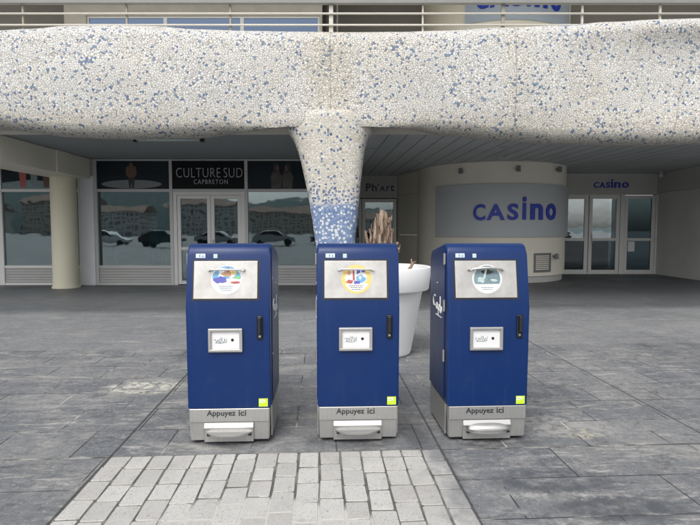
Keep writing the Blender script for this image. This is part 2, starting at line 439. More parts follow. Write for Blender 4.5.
    jc = t.mix(t.m_('MULTIPLY', lite, t.ramp(t.noise(3.3, 5, .7), .45, .62)), (.035, .036, .04), (.42, .41, .37))
    c = t.mix(t.m_('MULTIPLY', mort, t.ramp(t.noise(1.9, 5, .7), .30, .52, .30, .95)), c, jc)
    def line(coord, at, wdt, colr, amt):
        dd = t.m_('ABSOLUTE', t.m_('SUBTRACT', coord, at))
        dd = t.m_('ADD', dd, t.m_('MULTIPLY', t.m_('SUBTRACT', t.noise(14, 3), .5), wdt))
        return t.mix(t.m_('MULTIPLY', t.ramp(dd, wdt*.5, wdt*1.2, 1, 0), amt), c, colr)
    c = line(vv, 3.65, .012, t.mix(t.ramp(t.noise(2.8, 4), .45, .6), (.05, .05, .05), (.32, .31, .27)), .9)
    c = line(vv, 7.45, .012, t.mix(t.ramp(t.noise(3, 4), .4, .6), (.06, .06, .06), (.22, .21, .17)), .7)
    c = line(u, -1.47, .012, (.03, .03, .03), .85)
    c = line(u, .86, .011, (.04, .04, .042), .8)
    c = line(u, 2.95, .010, (.035, .035, .04), .85)
    c = line(u, 3.02, .006, (.30, .29, .27), .4)
    h = t.m_('SUBTRACT', t.m_('ADD', t.m_('MULTIPLY', fine, .35), t.m_('MULTIPLY', med, .5)), t.m_('MULTIPLY', mort, .8))
    t.bump(h, .45, .012)
    rg = t.m_('ADD', t.ramp(big, .3, .7, .48, .68), t.m_('MULTIPLY', zC, -.05))
    return t.fin(c, rg, 0, .45)
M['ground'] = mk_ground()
def mk_sett():
    t = NT('granite setts')
    geo = t.n.new('ShaderNodeNewGeometry'); r = geo.outputs['Random Per Island']
    sp = t.noise(120, 3, .6); sp2 = t.noise(42, 4, .7); big = t.noise(1.8, 4)
    c = t.mix(r, (.37, .362, .345), (.46, .452, .43)); c = t.mix(t.ramp(sp, .50, .66, 0, .6), c, (.20, .20, .19))
    c = t.mix(t.ramp(sp2, .60, .68, 0, .8), c, (.17, .16, .15)); c = t.mix(t.ramp(big, .42, .7, 0, .5), c, (.30, .292, .275)); c = t.mix(t.ramp(t.noise(9, 6, .75), .54, .68, 0, .55), c, (.27, .26, .245))
    x, y = t.sep(t.P)[:2]                       # grime along the right hand edge
    e = t.m_('ADD', t.m_('ADD', x, t.m_('MULTIPLY', y, .05)), t.m_('MULTIPLY', t.m_('SUBTRACT', t.noise(4, 5, .7), .5), .7))
    c = t.mix(t.ramp(e, .62, .90, 0, .85), c, (.15, .155, .16))
    t.bump(sp2, .4, .006)
    return t.fin(c, .75)
M['sett'] = mk_sett()
def mk_grout():
    t = NT('cement joint bed')
    x, y = t.sep(t.P)[:2]
    n = t.noise(3.2, 4, .6)
    dx = t.m_('DIVIDE', t.m_('ADD', x, .45), .85); dy = t.m_('DIVIDE', t.m_('SUBTRACT', y, 2.2), .82)
    q = t.m_('ADD', t.m_('ADD', t.m_('MULTIPLY', dx, dx), t.m_('MULTIPLY', dy, dy)), t.m_('MULTIPLY', t.m_('SUBTRACT', n, .5), .9))
    f = t.ramp(q, .85, 1.15, 1, 0)
    sp2 = t.noise(42, 4, .7)
    lc = t.mix(t.ramp(sp2, .58, .68, 0, .6), (.41, .40, .375), (.16, .15, .14))
    c = t.mix(f, t.mix(t.ramp(t.noise(6, 4), .45, .6), (.085, .086, .076), (.16, .157, .142)), lc)
    return t.fin(c, .85)
M['grout'] = mk_grout()
def mk_facade(name, wall):
    t = NT(name)
    n = t.n.new('ShaderNodeTexBrick'); n.offset = 0
    X, Y, Z = t.sep(t.P)[:3]
    t.l.new(t.comb(X, Z, 0), n.inputs['Vector']); n.inputs['Scale'].default_value = 1
    n.inputs['Brick Width'].default_value = 1.7; n.inputs['Row Height'].default_value = 1.5; n.inputs['Mortar Size'].default_value = .42
    n.inputs['Color1'].default_value = (.16, .17, .18, 1); n.inputs['Color2'].default_value = (.26, .26, .27, 1); n.inputs['Mortar'].default_value = (*wall, 1)
    return t.fin(n.outputs['Color'], .8)

# ------------------------------------------------------------------ the ground
bm = bmesh.new(); S = 600
vs = [bm.verts.new(p) for p in ((-S, -S, 0), (S, -S, 0), (S, S, 0), (-S, S, 0))]; bm.faces.new(vs)
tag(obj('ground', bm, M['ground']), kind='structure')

# granite setts let into the slabs (rotated 3 degrees like the slabs)
TH = R(3.2)
def rot2(u, v): return (u*math.cos(TH) - v*math.sin(TH), u*math.sin(TH) + v*math.cos(TH))
U0, U1, V1 = -1.455, .853, 3.645
bm = bmesh.new()
q = [bm.verts.new((*rot2(u, v), .004)) for u, v in ((U0, -1), (U1, -1), (U1, V1), (U0, V1))]; bm.faces.new(q)
tag(obj('paving_bed', bm, M['grout']), kind='structure')
bm = bmesh.new(); NCOL = 16; cw = (U1 - U0) / NCOL
rnd = random.Random(3)
for i in range(NCOL):
    ua, ub = U0 + i*cw, U0 + (i+1)*cw
    v = V1 - .006; first = True
    while v > -.9:
        L = rnd.uniform(.185, .24)
        if first: L *= rnd.choice((.45, 1.0, .8)); first = False
        g = .0042 + rnd.random()*.0042
        # past the middle the joints have been filled flush with cement
        cxm, cym = (ua+ub)/2, v - L/2
        j = lambda: rnd.uniform(-.004, .004)
        P = [(ua+g+j(), v-L+g+j()), (ub-g+j(), v-L+g+j()), (ub-g+j(), v-g+j()), (ua+g+j(), v-g+j())]
        zt = .0102 + rnd.uniform(-.0008, .0008)
        ring = []; rcs = [rnd.uniform(.003, .017) for _ in range(4)]
        cxy = Vector((sum(p[0] for p in P)/4, sum(p[1] for p in P)/4))
        for k in range(4):
            p = Vector(P[k]); a = (Vector(P[k-1]) - p).normalized(); b = (Vector(P[(k+1) % 4]) - p).normalized()
            rc = rcs[k]
            for w_ in (0, .33, .67, 1):
                ring.append(p + a*rc*(1-w_)**1.6 + b*rc*w_**1.6)
        lo = [bm.verts.new((*rot2(*p), .0045)) for p in ring]
        mid = [bm.verts.new((*rot2(*p), zt-.003)) for p in ring]
        hi = [bm.verts.new((*rot2(*(p + (cxy-p).normalized()*.003)), zt)) for p in ring]
        n = len(ring)
        for k in range(n):
            bm.faces.new((lo[k], lo[(k+1) % n], mid[(k+1) % n], mid[k])); bm.faces.new((mid[k], mid[(k+1) % n], hi[(k+1) % n], hi[k]))
        bm.faces.new(hi)
        v -= L
tag(obj('sett_paving', bm, M['sett'], smooth=True, auto=12), kind='structure')
# the cement skim that fills the joints in the middle of the patch, worn to an uneven edge
bm = bmesh.new(); rnd = random.Random(9)
pts = []
for k in range(90):
    a = 2*math.pi*k/90; rr = 1 + .10*math.sin(3*a+1) + .06*math.sin(7*a) + rnd.uniform(-.05, .05)
    pts.append((-.42 + .80*rr*math.cos(a), max(-.8, 1.75 + 1.36*rr*math.sin(a))))
bm.faces.new([bm.verts.new((x, y, .0088)) for x, y in pts])
tag(obj('cement_skim', bm, M['grout']), kind='structure')

# ------------------------------------------------------------------ deck over the arcade
YF, CZ = 15.08, 3.59
def X(px, Y): return (px - 350) / 525 * Y
PIT = R(3.54)
def Z(py, Y): return 1.58 + math.tan(math.atan((262.5 - py) / 525) - PIT) * Y
def YG(py, z=0): return (1.58 - z) / math.tan(math.atan((py - 262.5) / 525) + PIT)
def XH(px, Y, z): return (px - 350) / 525 * (Y * math.cos(PIT) - (z - 1.58) * math.sin(PIT))
bld = empty('balcony_deck', (0, 11, CZ)); tag(bld, 'long cream balcony slab above the arcade, behind the tiled beam', 'balcony')
def child(name, bm, m, root, **k):
    o = obj(name, bm, m, root, **k)
    o.matrix_parent_inverse = Matrix.Translation(-root.location)
    return o
bm = bmesh.new(); box(bm, -16, 16, 11.0, 24, CZ + .03, 5.40); child('slab', bm, M['slab'], bld)
bm = bmesh.new(); box(bm, -16, -.25, 11.12, YF+.1, CZ, CZ + .028); child('ceiling', bm, M['ceil'], bld)
bm = bmesh.new(); box(bm, -.248, 11.0, 11.12, 20.5, CZ - .004, CZ + .028); child('ceiling', bm, M['slats'], bld)
bm = bmesh.new(); box(bm, -16, 16, 11.0, 11.118, CZ - .02, CZ + .029); child('edge_trim', bm, M['slab'], bld)

# mosaic beam and column ---------------------------------------------------------------
mb = empty('mosaic_beam', (X(333, 10.5), 10.5, 0)); tag(mb, 'wavy concrete beam and flared column covered in white and blue broken tile', 'beam')
def interp(tab, x):
    if x <= tab[0][0]: return tab[0][1]
    for (a, va), (b, vb) in zip(tab, tab[1:]):
        if x <= b:
            f = (x-a)/(b-a); f = f*f*(3-2*f); return va + (vb-va)*f
    return tab[-1][1]
TOP = [(-220, 30), (-100, 26), (0, 30.5), (30, 29), (70, 26), (115, 25.2), (150, 26), (200, 29.5), (250, 31), (300, 31.8), (350, 32.3), (400, 32), (440, 30.8), (500, 27.8), (560, 25.5), (610, 22), (660, 19.5), (700, 18.5), (780, 21), (900, 27)]
BOT = [(-220, 136), (-100, 130), (0, 128.5), (30, 132), (60, 136), (100, 137.8), (140, 138.2), (190, 137), (240, 132.5), (275, 128.8), (290, 127.6), (330, 127.2), (370, 127.6), (385, 128.2), (410, 129.6), (450, 134.5), (505, 139.5), (560, 143), (620, 144.3), (660, 144.5), (700, 143.5), (780, 138), (900, 132)]
FOLD = [(-220, 0), (540, 0), (610, .4), (660, .9), (700, 1.0), (780, .8), (900, 0)]       # how hollow the face is under its lip
BULG = [(-220, 0), (0, .03), (100, .06), (240, .02), (330, -.02), (420, .02), (520, .05), (600, .01), (700, -.02), (900, .05)]
bm = bmesh.new(); rows = []
for i in range(281):
    px = -220 + 4*i
    xx = X(px, 10.16); zt = Z(interp(TOP, px), 10.45); zb = Z(interp(BOT, px), 10.45)
    fo, bu = interp(FOLD, px), interp(BULG, px); h = zt - zb
    prof = [(10.99, zt-.16), (10.86, zt-.05), (10.66, zt-.008), (10.50, zt), (10.36, zt-.03), (10.25 - .03*fo, zt-.09), (10.185 - .02*fo, zt-.18), (10.165 + .0*fo, zt-.28), (10.16 + .08*fo, zt-.40), (10.155 + .17*fo - bu*.5, zb+h*.72)]
    for s_, k in ((.6, .85), (.5, 1), (.4, 1), (.3, .75)): prof.append((10.15 + .20*fo*(s_+.1) - bu*k, zb + h*s_))
    fl = min(1, max(0, (125 - abs(px-330))/80)); fl = fl*fl*(3-2*fl)
    def F(y): return y + (10.140 - y)*fl
    def D(z0, z1): return zb + z0 + (z1 - z0)*fl
    prof += [(10.155 - bu*.5, zb+h*.2), (F(10.165 - bu*.2), D(.22, .12)), (F(10.20), D(.12, .02)), (F(10.28)*.85+10.28*.15, D(.048, -.035)), (F(10.42)*.35+10.42*.65, D(.006, -.03)), (10.6, D(.002, .06)), (10.8, D(.03, .12)), (10.985, D(.10, .19))]
    rows.append([bm.verts.new((xx, y, z)) for y, z in prof])
for a, b in zip(rows, rows[1:]):
    n = len(a)
    for k in range(n): bm.faces.new((a[k], b[k], b[(k+1) % n], a[(k+1) % n]))
bm.faces.new(rows[0]); bm.faces.new(rows[-1][::-1])
child('beam', bm, M['mosaic'], mb, smooth=True, auto=60)
bm = bmesh.new()
SEC = [(110.5, 330, 33, 10.118), (111.2, 330, 33.4, 10.108), (117, 330, 37.5, 10.106), (123, 330, 42, 10.106), (127, 330, 43.6, 10.108), (129.5, 330, 42.6, 10.11), (132, 330.1, 40.6, 10.113), (135.5, 330.2, 38.4, 10.117), (140, 330.5, 36.2, 10.122), (150, 331.2, 33.2, 10.135), (160, 332, 31.2, 10.15), (180, 333, 28, 10.17), (200, 334, 25.2, 10.2), (220, 334.6, 22.6, 10.22), (243, 335, 20, 10.25), (270, 335.5, 18.2, 10.27), (312, 336, 17.2, 10.28)]
rings = []
for py, cx, hw, yf in SEC:
    zz = Z(py, 10.2); w_ = hw/525*10.35; c0 = X(cx, 10.35); back = yf + max(.5, w_*1.35); cy = (yf+back)/2; hd = (back-yf)/2
    ring = []
    for k in range(48):
        a = 2*math.pi*k/48; e = .62
        sx = math.copysign(abs(math.cos(a))**e, math.cos(a)); sy = math.copysign(abs(math.sin(a))**e, math.sin(a))
        ring.append(bm.verts.new((c0 + w_*sx, cy + hd*sy, max(zz, -.02))))
    rings.append(ring)
for a, b in zip(rings, rings[1:]):
    for k in range(48): bm.faces.new((a[k], a[(k+1) % 48], b[(k+1) % 48], b[k]))
bm.faces.new(rings[0]); bm.faces.new(rings[-1][::-1])
child('column', bm, M['mosaiccol'], mb, smooth=True, auto=50)

# balcony railing ---------------------------------------------------------------------
YR = 11.5
rl = empty('balcony_railing', (0, YR, 5.4)); tag(rl, 'metal balcony railing with thin horizontal rods above the tiled beam', 'railing')
bm = bmesh.new(); box(bm, -10.5, 10.5, YR-.05, YR+.05, Z(2.5, YR)-.035, Z(2.5, YR)+.04, .01); child('handrail', bm, M['railgrey'], rl)
for k, py in enumerate((13.6, 25.0)):
    bm = bmesh.new(); tube(bm, [(-10.5, YR, Z(py, YR)), (10.5, YR, Z(py, YR))], .022, 8); child('rail', bm, M['rail'], rl, smooth=True)
bm = bmesh.new(); tube(bm, [(-10.5, YR, Z(37, YR)), (10.5, YR, Z(37, YR))], .022, 8); child('rail', bm, M['rail'], rl, smooth=True)
for px, wd, mt in ((-82, .022, 'postbrown'), (22, .022, 'postbrown'), (126, .022, 'postbrown'), (230, .022, 'postbrown'), (331, .045, 'rail'), (423, .016, 'rail'), (503.5, .038, 'postbrown'), (583, .022, 'rail'), (661, .022, 'rail'), (740, .022, 'rail')):
    bm = bmesh.new(); x = XH(px, YR, 6)
    box(bm, x-wd, x+wd, YR+.03, YR+.075, 5.40, Z(2.5, YR)-.036, .004)
    child('post', bm, M[mt], rl)

# upper storey ------------------------------------------------------------------------
up = empty('upper_storey', (0, YF, 5.4)); tag(up, 'upper floor of the arcade with a concrete wall and long window behind the railing', 'building')
U_ = lambda px, Y=YF: XH(px, Y, 7.5)
x0, x1 = U_(64), U_(322); wx0, wx1 = U_(86), U_(319.5); wz = Z(15.3, YF)
bm = bmesh.new()
box(bm, x0, wx0, YF, YF+.3, 5.4, 9); box(bm, wx0, wx1, YF+.001, YF+.3, wz, 9.0); box(bm, wx1, x1, YF, YF+.3, 5.4, 9); box(bm, wx0, wx1, YF+.001, YF+.3, 5.4, 6.2)
child('wall', bm, M['concrete'], up)
bm = bmesh.new(); box(bm, -16, x0-.002, 16.6, 16.8, 5.4, 9); child('wall', bm, M['darkwall'], up)
bm = bmesh.new(); box(bm, x1+.002, X(570, 16), 17.6, 17.8, 5.4, 9); box(bm, X(337, YF), X(338.2, YF), YF, YF+.2, 5.4, 9); child('wall', bm, M['darkwall'], up)
bm = bmesh.new(); box(bm, X(570, 16), 16, 17.0, 17.2, 5.4, 9); child('wall', bm, M['darkwall'], up)
bm = bmesh.new(); box(bm, -16, 16, 12.6, 24, 9.002, 9.3); child('roof', bm, M['concrete'], up)
zs = 6.2
cuts = [wx0, U_(164.5), U_(241.5), wx1]
for a, b in zip(cuts, cuts[1:]):
    bm = bmesh.new(); f = .05
    box(bm, a, b, YF+.06, YF+.12, wz-f, wz); box(bm, a, b, YF+.06, YF+.12, zs, zs+f); box(bm, a, a+f, YF+.061, YF+.119, zs+f, wz-f); box(bm, b-f, b, YF+.061, YF+.119, zs+f, wz-f)
    wo_ = child('window', bm, M['frame'], up)
    bm = bmesh.new(); box(bm, a+f-.005, b-f+.005, YF+.085, YF+.095, zs+f-.005, wz-f+.005)
    p = obj('pane', bm, M['glassup'], wo_)
bm = bmesh.new(); box(bm, x0, x1, YF+2.5, YF+2.6, 5.4, 9); child('room_wall', bm, M['interior'], up)
# casino rotunda ----------------------------------------------------------------------
RC = (4.72, 17.92); RR = 2.42
def ang(px, r=RR):            # angle on the drum (0 = towards the camera's side) seen at a column of the photo
    k = (px-350)/525; best = None
    for i in range(-900, 901):
        a = math.pi/2*i/900; x = RC[0] + r*math.sin(a); y = RC[1] - r*math.cos(a)
        e = abs(x/y - k)
        front = (x*math.sin(a) - y*math.cos(a)) < 0
        if front and (best is None or e < best[0]): best = (e, a)
    return best[1]
def drum(bm, r0, r1, z0, z1, a0, a1, n=64):
    prev = None; first = None
    for i in range(n+1):
        a = a0 + (a1-a0)*i/n
        q = [bm.verts.new((RC[0] + r*math.sin(a), RC[1] - r*math.cos(a), z)) for r, z in ((r0, z0), (r1, z0), (r1, z1), (r0, z1))]
        if prev:
            for k in range(4): bm.faces.new((prev[k], q[k], q[(k+1) % 4], prev[(k+1) % 4]))
        else: bm.faces.new(q)
        prev = q
    bm.faces.new(prev[::-1])
ro = empty('casino_rotunda', (RC[0], RC[1], 0)); tag(ro, 'round cream casino drum with curved grey name panel', 'building')
bm = bmesh.new(); drum(bm, RR-.25, RR, .2, CZ-.004, -math.pi*.62, math.pi*.62); child('wall', bm, M['cream'], ro, smooth=True, auto=40)
bm = bmesh.new(); drum(bm, RR-.3, RR-.07, 0, .198, -math.pi*.62, math.pi*.62); child('plinth', bm, M['greywall'], ro, smooth=True, auto=40)
bm = bmesh.new(); drum(bm, RR-.25, RR, 5.402, 9.0, -math.pi*.62, math.pi*.62); child('upper_wall', bm, M['cream'], ro, smooth=True, auto=40)
# flat return wall to the left of the drum, with its joints
aL = -math.pi*.5; pA = Vector((1.746, 19.6)); pB = Vector((RC[0]-RR*math.cos(.1)+.01, RC[1]+.0))
bm = bmesh.new(); dv = (pB-pA).normalized(); nv = Vector((dv.y, -dv.x)); L = (pB-pA).length
for z0, z1 in ((.2, 1.40), (1.412, 2.84), (2.852, CZ-.004)):
    vs = [bm.verts.new((p.x, p.y, z)) for z in (z0, z1) for p in (pA, pB, pB - nv*.2, pA - nv*.2)]
    for f in ((0,1,2,3),(4,5,6,7),(0,1,5,4),(1,2,6,5),(2,3,7,6),(3,0,4,7)): bm.faces.new([vs[i] for i in f])
child('return_wall', bm, M['cream'], ro)
sz0, sz1 = 1.375, 2.935
RS = RR+.07
bm = bmesh.new(); drum(bm, RR+.002, RS, sz0, sz1, ang(435, RS), 1.32); sp = child('sign_panel', bm, M['signgrey'], ro, smooth=True, auto=40)
sp2_a0, sp2_a1 = ang(462, RS), ang(560, RS)
bm = bmesh.new(); drum(bm, RR+.002, RS, Z(19, 15.45), 8.99, sp2_a0, sp2_a1+.12); spu = child('sign_panel', bm, M['signblue'], ro, smooth=True, auto=40)
def on_drum(r):
    def f(p): return Vector((RC[0] + (r - p.y)*math.sin(p.x), RC[1] - (r - p.y)*math.cos(p.x), p.z))
    return f
def px6(x): return 430 + x/4.667
def py6(y): return 140 + y/4.667
YL = 15.48
GL = [('C', 200, 256, 298, 376), ('A', 261, 347, 299, 374), ('S', 358, 408, 297, 374), ('i', 427, 445, 264, 372), ('n', 464, 521, 296, 372), ('o', 536, 580, 294, 373)]
def letters(parent, zf, m, z_off=0):
    for ch, a, b, t0, b0 in GL:
        bm = bmesh.new()
        aa, ab = ang(px6(a), RS), ang(px6(b), RS)
        text(bm, ch, aa, ab, zf(b0), zf(t0), -.035, .03, .028, fn=on_drum(RS))
        o = obj('letter', bm, m, parent)
letters(sp, lambda y: Z(py6(y), YL), M['letterblue'])
letters(spu, lambda y: Z(py6(y), YL) - Z(py6(376), YL) + Z(7.5, YL), M['letterblue'])
# vent in the drum
bm = bmesh.new(); va, vb = ang(534, RR), ang(550.5, RR); vz0, vz1 = Z(272, 15.8), Z(253, 15.8)
drum(bm, RR+.002, RR+.03, vz0, vz0+.05, va, vb, 6); drum(bm, RR+.002, RR+.03, vz1-.05, vz1, va, vb, 6)
drum(bm, RR+.002, RR+.03, vz0+.05, vz1-.05, va, va+.022, 2); drum(bm, RR+.002, RR+.03, vz0+.05, vz1-.05, vb-.022, vb, 2)
vt = child('vent', bm, M['vent'], ro)
bm = bmesh.new(); n = 9
for i in range(n):
    z = vz0 + .06 + (vz1-vz0-.12)*i/(n-1); drum(bm, RR+.002, RR+.02, z-.008, z+.012, va+.022, vb-.022, 5)
obj('louvre', bm, M['vent'], vt)
# spotlights on the drum
def drum_lamp(px, py, Yd, label, vertical=True):
    a = ang(px, RR+.06); z = Z(py, Yd)
    c = Vector((RC[0] + (RR+.04)*math.sin(a), RC[1] - (RR+.04)*math.cos(a), z)); n_ = Vector((math.sin(a), -math.cos(a), 0))
    e = empty('wall_spotlight', c); tag(e, label, 'lamp', 'small lamps fixed to the round casino wall')
    bm = bmesh.new(); box(bm, -.03, .03, -.06, .035, -.03, .03, .006); bk = obj('bracket', bm, M['vent'], e)
    bm = bmesh.new(); tube(bm, [(0, -.09, .085), (0, -.085, -.08)], [.05, .062], 12); obj('lamp_head', bm, M['vent'], e, smooth=True, auto=40)
    e.rotation_euler = (0, 0, a)
drum_lamp(460.4, 172, 16.1, 'small dark spotlight high on the left of the round wall')
drum_lamp(516.3, 169, 15.5, 'small round spotlight above the middle of the blue casino name')
drum_lamp(556, 171, 16.4, 'small spotlight high at the right edge of the round wall')
drum_lamp(555, 255.5, 16.5, 'small lamp low on the round wall beside the vent grille')

# casino entrance ---------------------------------------------------------------------
YC = 18.85
ce = empty('casino_entrance', (X(610, YC), YC, 0)); tag(ce, 'glazed casino entrance with grey fascia and white framed doors', 'entrance')
zf = Z(194.5, YC)
bm = bmesh.new(); box(bm, X(545, YC), X(656, YC), YC, YC+.25, zf, CZ-.006); fas = child('fascia', bm, M['greywall'], ce)
q5 = lambda x: 545 + x/4.2; r5 = lambda y: 160 + y/4.2
for ch, a, b, t0, b0 in (('C', 197, 219, 93, 117), ('A', 222, 244, 93, 117), ('S', 248, 265, 93, 117), ('i', 269, 276, 80, 117), ('n', 282, 308, 93, 117), ('o', 315, 342, 93, 117)):
    bm = bmesh.new(); text(bm, ch, X(q5(a), YC), X(q5(b), YC), Z(r5(b0), YC), Z(r5(t0), YC), YC-.032, .03, .02); obj('letter', bm, M['letterblue'], fas).matrix_parent_inverse = Matrix.Identity(4)
def glazed(name, root, xa, xb, z0, z1, Y, f, mids, mf, mg, handle=None, jam=.0, ftop=None, low=None):
    """frame with optional mid rails; one pane mesh per opening"""
    bm = bmesh.new(); ft = ftop or f; D0, D1 = Y-.03, Y+.06
    box(bm, xa, xa+f, D0, D1, z0, z1, .004); box(bm, xb-f, xb, D0, D1, z0, z1, .004)
    box(bm, xa+f, xb-f, D0+.004, D1-.002, z0, z0+f, .003); box(bm, xa+f, xb-f, D0+.004, D1-.002, z1-ft, z1, .003)
    ed = [z0+f]
    for mz in mids: box(bm, xa+f, xb-f, D0+.004, D1-.002, mz-f*.4, mz+f*.4, .003); ed += [mz-f*.4, mz+f*.4]
    ed.append(z1-ft)
    o = child(name, bm, mf, root)
    for i in range(0, len(ed), 2):
        bm = bmesh.new(); box(bm, xa+f-.004, xb-f+.004, Y+.01, Y+.02, ed[i]-.004, ed[i+1]+.004); obj('pane', bm, low if (low and i == 0) else mg, o)
    if handle is not None:
        bm = bmesh.new(); zc = (z0+z1)/2 - .15
        tube(bm, [(handle, Y-.03, zc-.15), (handle, Y-.075, zc-.15), (handle, Y-.075, zc+.15), (handle, Y-.03, zc+.15)], .014, 8)
        obj('handle', bm, M['framegrey'], o, smooth=True, auto=40)
    return o
zm = Z(239.5, YC)
glazed('door', ce, X(556, YC), X(587.2, YC), .03, zf-.03, YC, .13, [zm], M['frame'], M['glassdark'], low=M['glassdim'])
glazed('door', ce, X(588, YC), X(618.5, YC), .03, zf-.03, YC, .12, [zm], M['frame'], M['glassdark'], handle=X(590.8, YC), low=M['glassdim'])
glazed('window', ce, X(623.2, YC), X(653.6, YC), .03, zf-.03, YC, .12, [zm], M['frame'], M['glassdim'])
bm = bmesh.new(); box(bm, X(618.8, YC), X(622.9, YC), YC-.05, YC+.1, 0, zf-.002); box(bm, X(653.9, YC), X(657, YC), YC-.04, YC+.1, 0, zf-.002)
box(bm, X(545, YC), X(654, YC), YC-.02, YC+.08, 0, .028); box(bm, X(545, YC), X(618.6, YC), YC-.02, YC+.08, zf-.028, zf-.001); child('door_surround', bm, M['frame'], ce)
bm = bmesh.new(); box(bm, 6, 11, YC+3.5, YC+3.6, 0, 3.4); box(bm, 5.5, 5.6, YC+.3, YC+3.5, 0, 3.4); box(bm, 6, 11, YC+.3, YC+3.5, 3.2, 3.3); child('room_wall', bm, M['interior'], ce)
bm = bmesh.new(); box(bm, X(627.5, YC), X(634, YC), YC-.034, YC-.002+.01, Z(251.5, YC), Z(241.5, YC)); box(bm, 0,0,0,0,0,0) if False else None
tag(obj('paper_notice', bm, M['white']), 'white paper notice taped to the right hand casino glass', 'notice')
bm = bmesh.new(); lathe(bm, [(.001, CZ-.22), (.08, CZ-.2), (.10, CZ-.13), (.06, CZ-.07), (.05, CZ-.006)], 20, (X(658.5, 18.2), 18.2)); tag(obj('security_camera', bm, M['framegrey'], smooth=True), 'small dome camera under the ceiling by the grey side wall', 'camera')

# side wall on the right
sw = empty('side_wall', (11.1, 17, 0)); tag(sw, 'grey block wall closing the arcade on the right', 'wall')
zj = Z(193, YC)
bm = bmesh.new(); box(bm, 10.98, 11.3, 15.6, YC+.3, 0, zj-.006); box(bm, 11.0, 11.3, 15.6, YC+.3, zj-.006, zj+.006)
child('wall', bm, M['sidewall'], sw)
bm = bmesh.new(); box(bm, 10.965, 11.3, 15.6, YC+.3, zj+.006, CZ-.006); child('fascia', bm, M['greywall'], sw)

# Ph'art gallery front -----------------------------------------------------------------
YP = 19.5
ga = empty('gallery_front', (X(376, YP), YP, 0)); tag(ga, 'narrow gallery shopfront with navy name on a grey fascia beside the drum', 'shopfront')
bm = bmesh.new(); box(bm, -.25, 1.75, YP, YP+.2, Z(198, YP), CZ-.006); fs2 = child('fascia', bm, M['greywall'], ga)
q4 = lambda x: 350 + x/4.77; r4 = lambda y: 165 + y/4.77
for ch, a, b, t0, b0 in (('P', 75, 99, 88, 125), ('h', 104, 127, 90, 125), ("'", 132, 137, 90, 101), ('A', 142, 166, 99, 125), ('r', 172, 187, 100, 125), ('t', 191, 209, 94, 125)):
    bm = bmesh.new(); text(bm, ch, X(q4(a), YP), X(q4(b), YP), Z(r4(b0), YP), Z(r4(t0), YP), YP-.022, .02, .022); obj('letter', bm, M['letternavy'], fs2)
glazed('door', ga, X(345, YP), X(361.5, YP), .03, Z(199, YP), YP, .10, [1.0], M['frame'], M['glass'], handle=X(359, YP))
glazed('window', ga, X(362, YP), X(396.3, YP), .03, Z(199, YP), YP, .12, [], M['frame'], M['glass'])
bm = bmesh.new(); box(bm, -.25, 1.75, YP+3, YP+3.1, 0, 3.4); box(bm, 1.76, 1.86, YP+.2, YP+3, 0, 3.4); box(bm, -.25, 1.75, YP+.2, YP+3, 3.2, 3.3); child('room_wall', bm, M['interior'], ga)
bm = bmesh.new(); box(bm, -.32, -.26, YF+.31, YP+3, 0, CZ-.006); child('side_wall', bm, M['greywall'], ga)

# surf shop front ----------------------------------------------------------------------
sf = empty('surf_shop_front', (X(210, YF), YF, 0)); tag(sf, 'long glazed shopfront with white framed double doors under a black name board', 'shopfront')
zt_, ztr, zsl = CZ-.006, Z(190.5, YF), Z(265.5, YF)
ztop = Z(161, YF)
posts = [97.5, 172.5, 247, 322]
def rib(root, a, b):
    bm = bmesh.new(); box(bm, a, b, YF-.01, YF+.06, .06, zsl-.07); return child('cladding_panel', bm, M['ribs'], root)
bm = bmesh.new()
for p in posts: box(bm, X(p, YF)-.045, X(p, YF)+.045, YF-.045, YF+.09, 0, zt_)
a, b = X(posts[0], YF), X(posts[-1], YF)+.6
for i, (p, q_) in enumerate(zip(posts, posts[1:] + [343])):
    l, r_ = X(p, YF)+.046, X(q_, YF)-.046
    box(bm, l, r_, YF-.035, YF+.06, ztop, zt_); box(bm, l, r_, YF-.035, YF+.06, ztr-.04, ztr+.04)
    if i != 1: box(bm, l, r_, YF-.035, YF+.06, zsl-.069, zsl); box(bm, l, r_, YF-.035, YF+.06, 0, .059)
child('frame', bm, M['framegrey'], sf)
for i, (p, q_) in enumerate(zip(posts, posts[1:] + [343])):
    l, r_ = X(p, YF)+.046, X(q_, YF)-.046
    if i != 1:
        rib(sf, l, r_)
        bm = bmesh.new(); box(bm, l-.003, r_+.003, YF+.01, YF+.02, zsl-.003, ztr-.037); child('window_pane', bm, M['glass'], sf)
        bm = bmesh.new(); box(bm, l-.003, r_+.003, YF+.01, YF+.02, ztr+.037, ztop+.003); child('window_pane', bm, M['glass'], sf)
bm = bmesh.new(); l, r_ = X(posts[1], YF)+.05, X(posts[2], YF)-.05
box(bm, l, l+.10, YF-.03, YF+.08, 0, ztr-.042); box(bm, r_-.10, r_, YF-.03, YF+.08, 0, ztr-.042); box(bm, l+.1, r_-.1, YF-.03, YF+.08, ztr-.13, ztr-.042)
child('door_surround', bm, M['frame'], sf)
mid = X(211.3, YF)
glazed('door', sf, l+.105, mid-.004, .02, ztr-.135, YF+.02, .10, [1.05], M['frame'], M['glass'])
glazed('door', sf, mid+.004, r_-.105, .02, ztr-.135, YF+.02, .10, [1.05], M['frame'], M['glass'], handle=mid+.06)
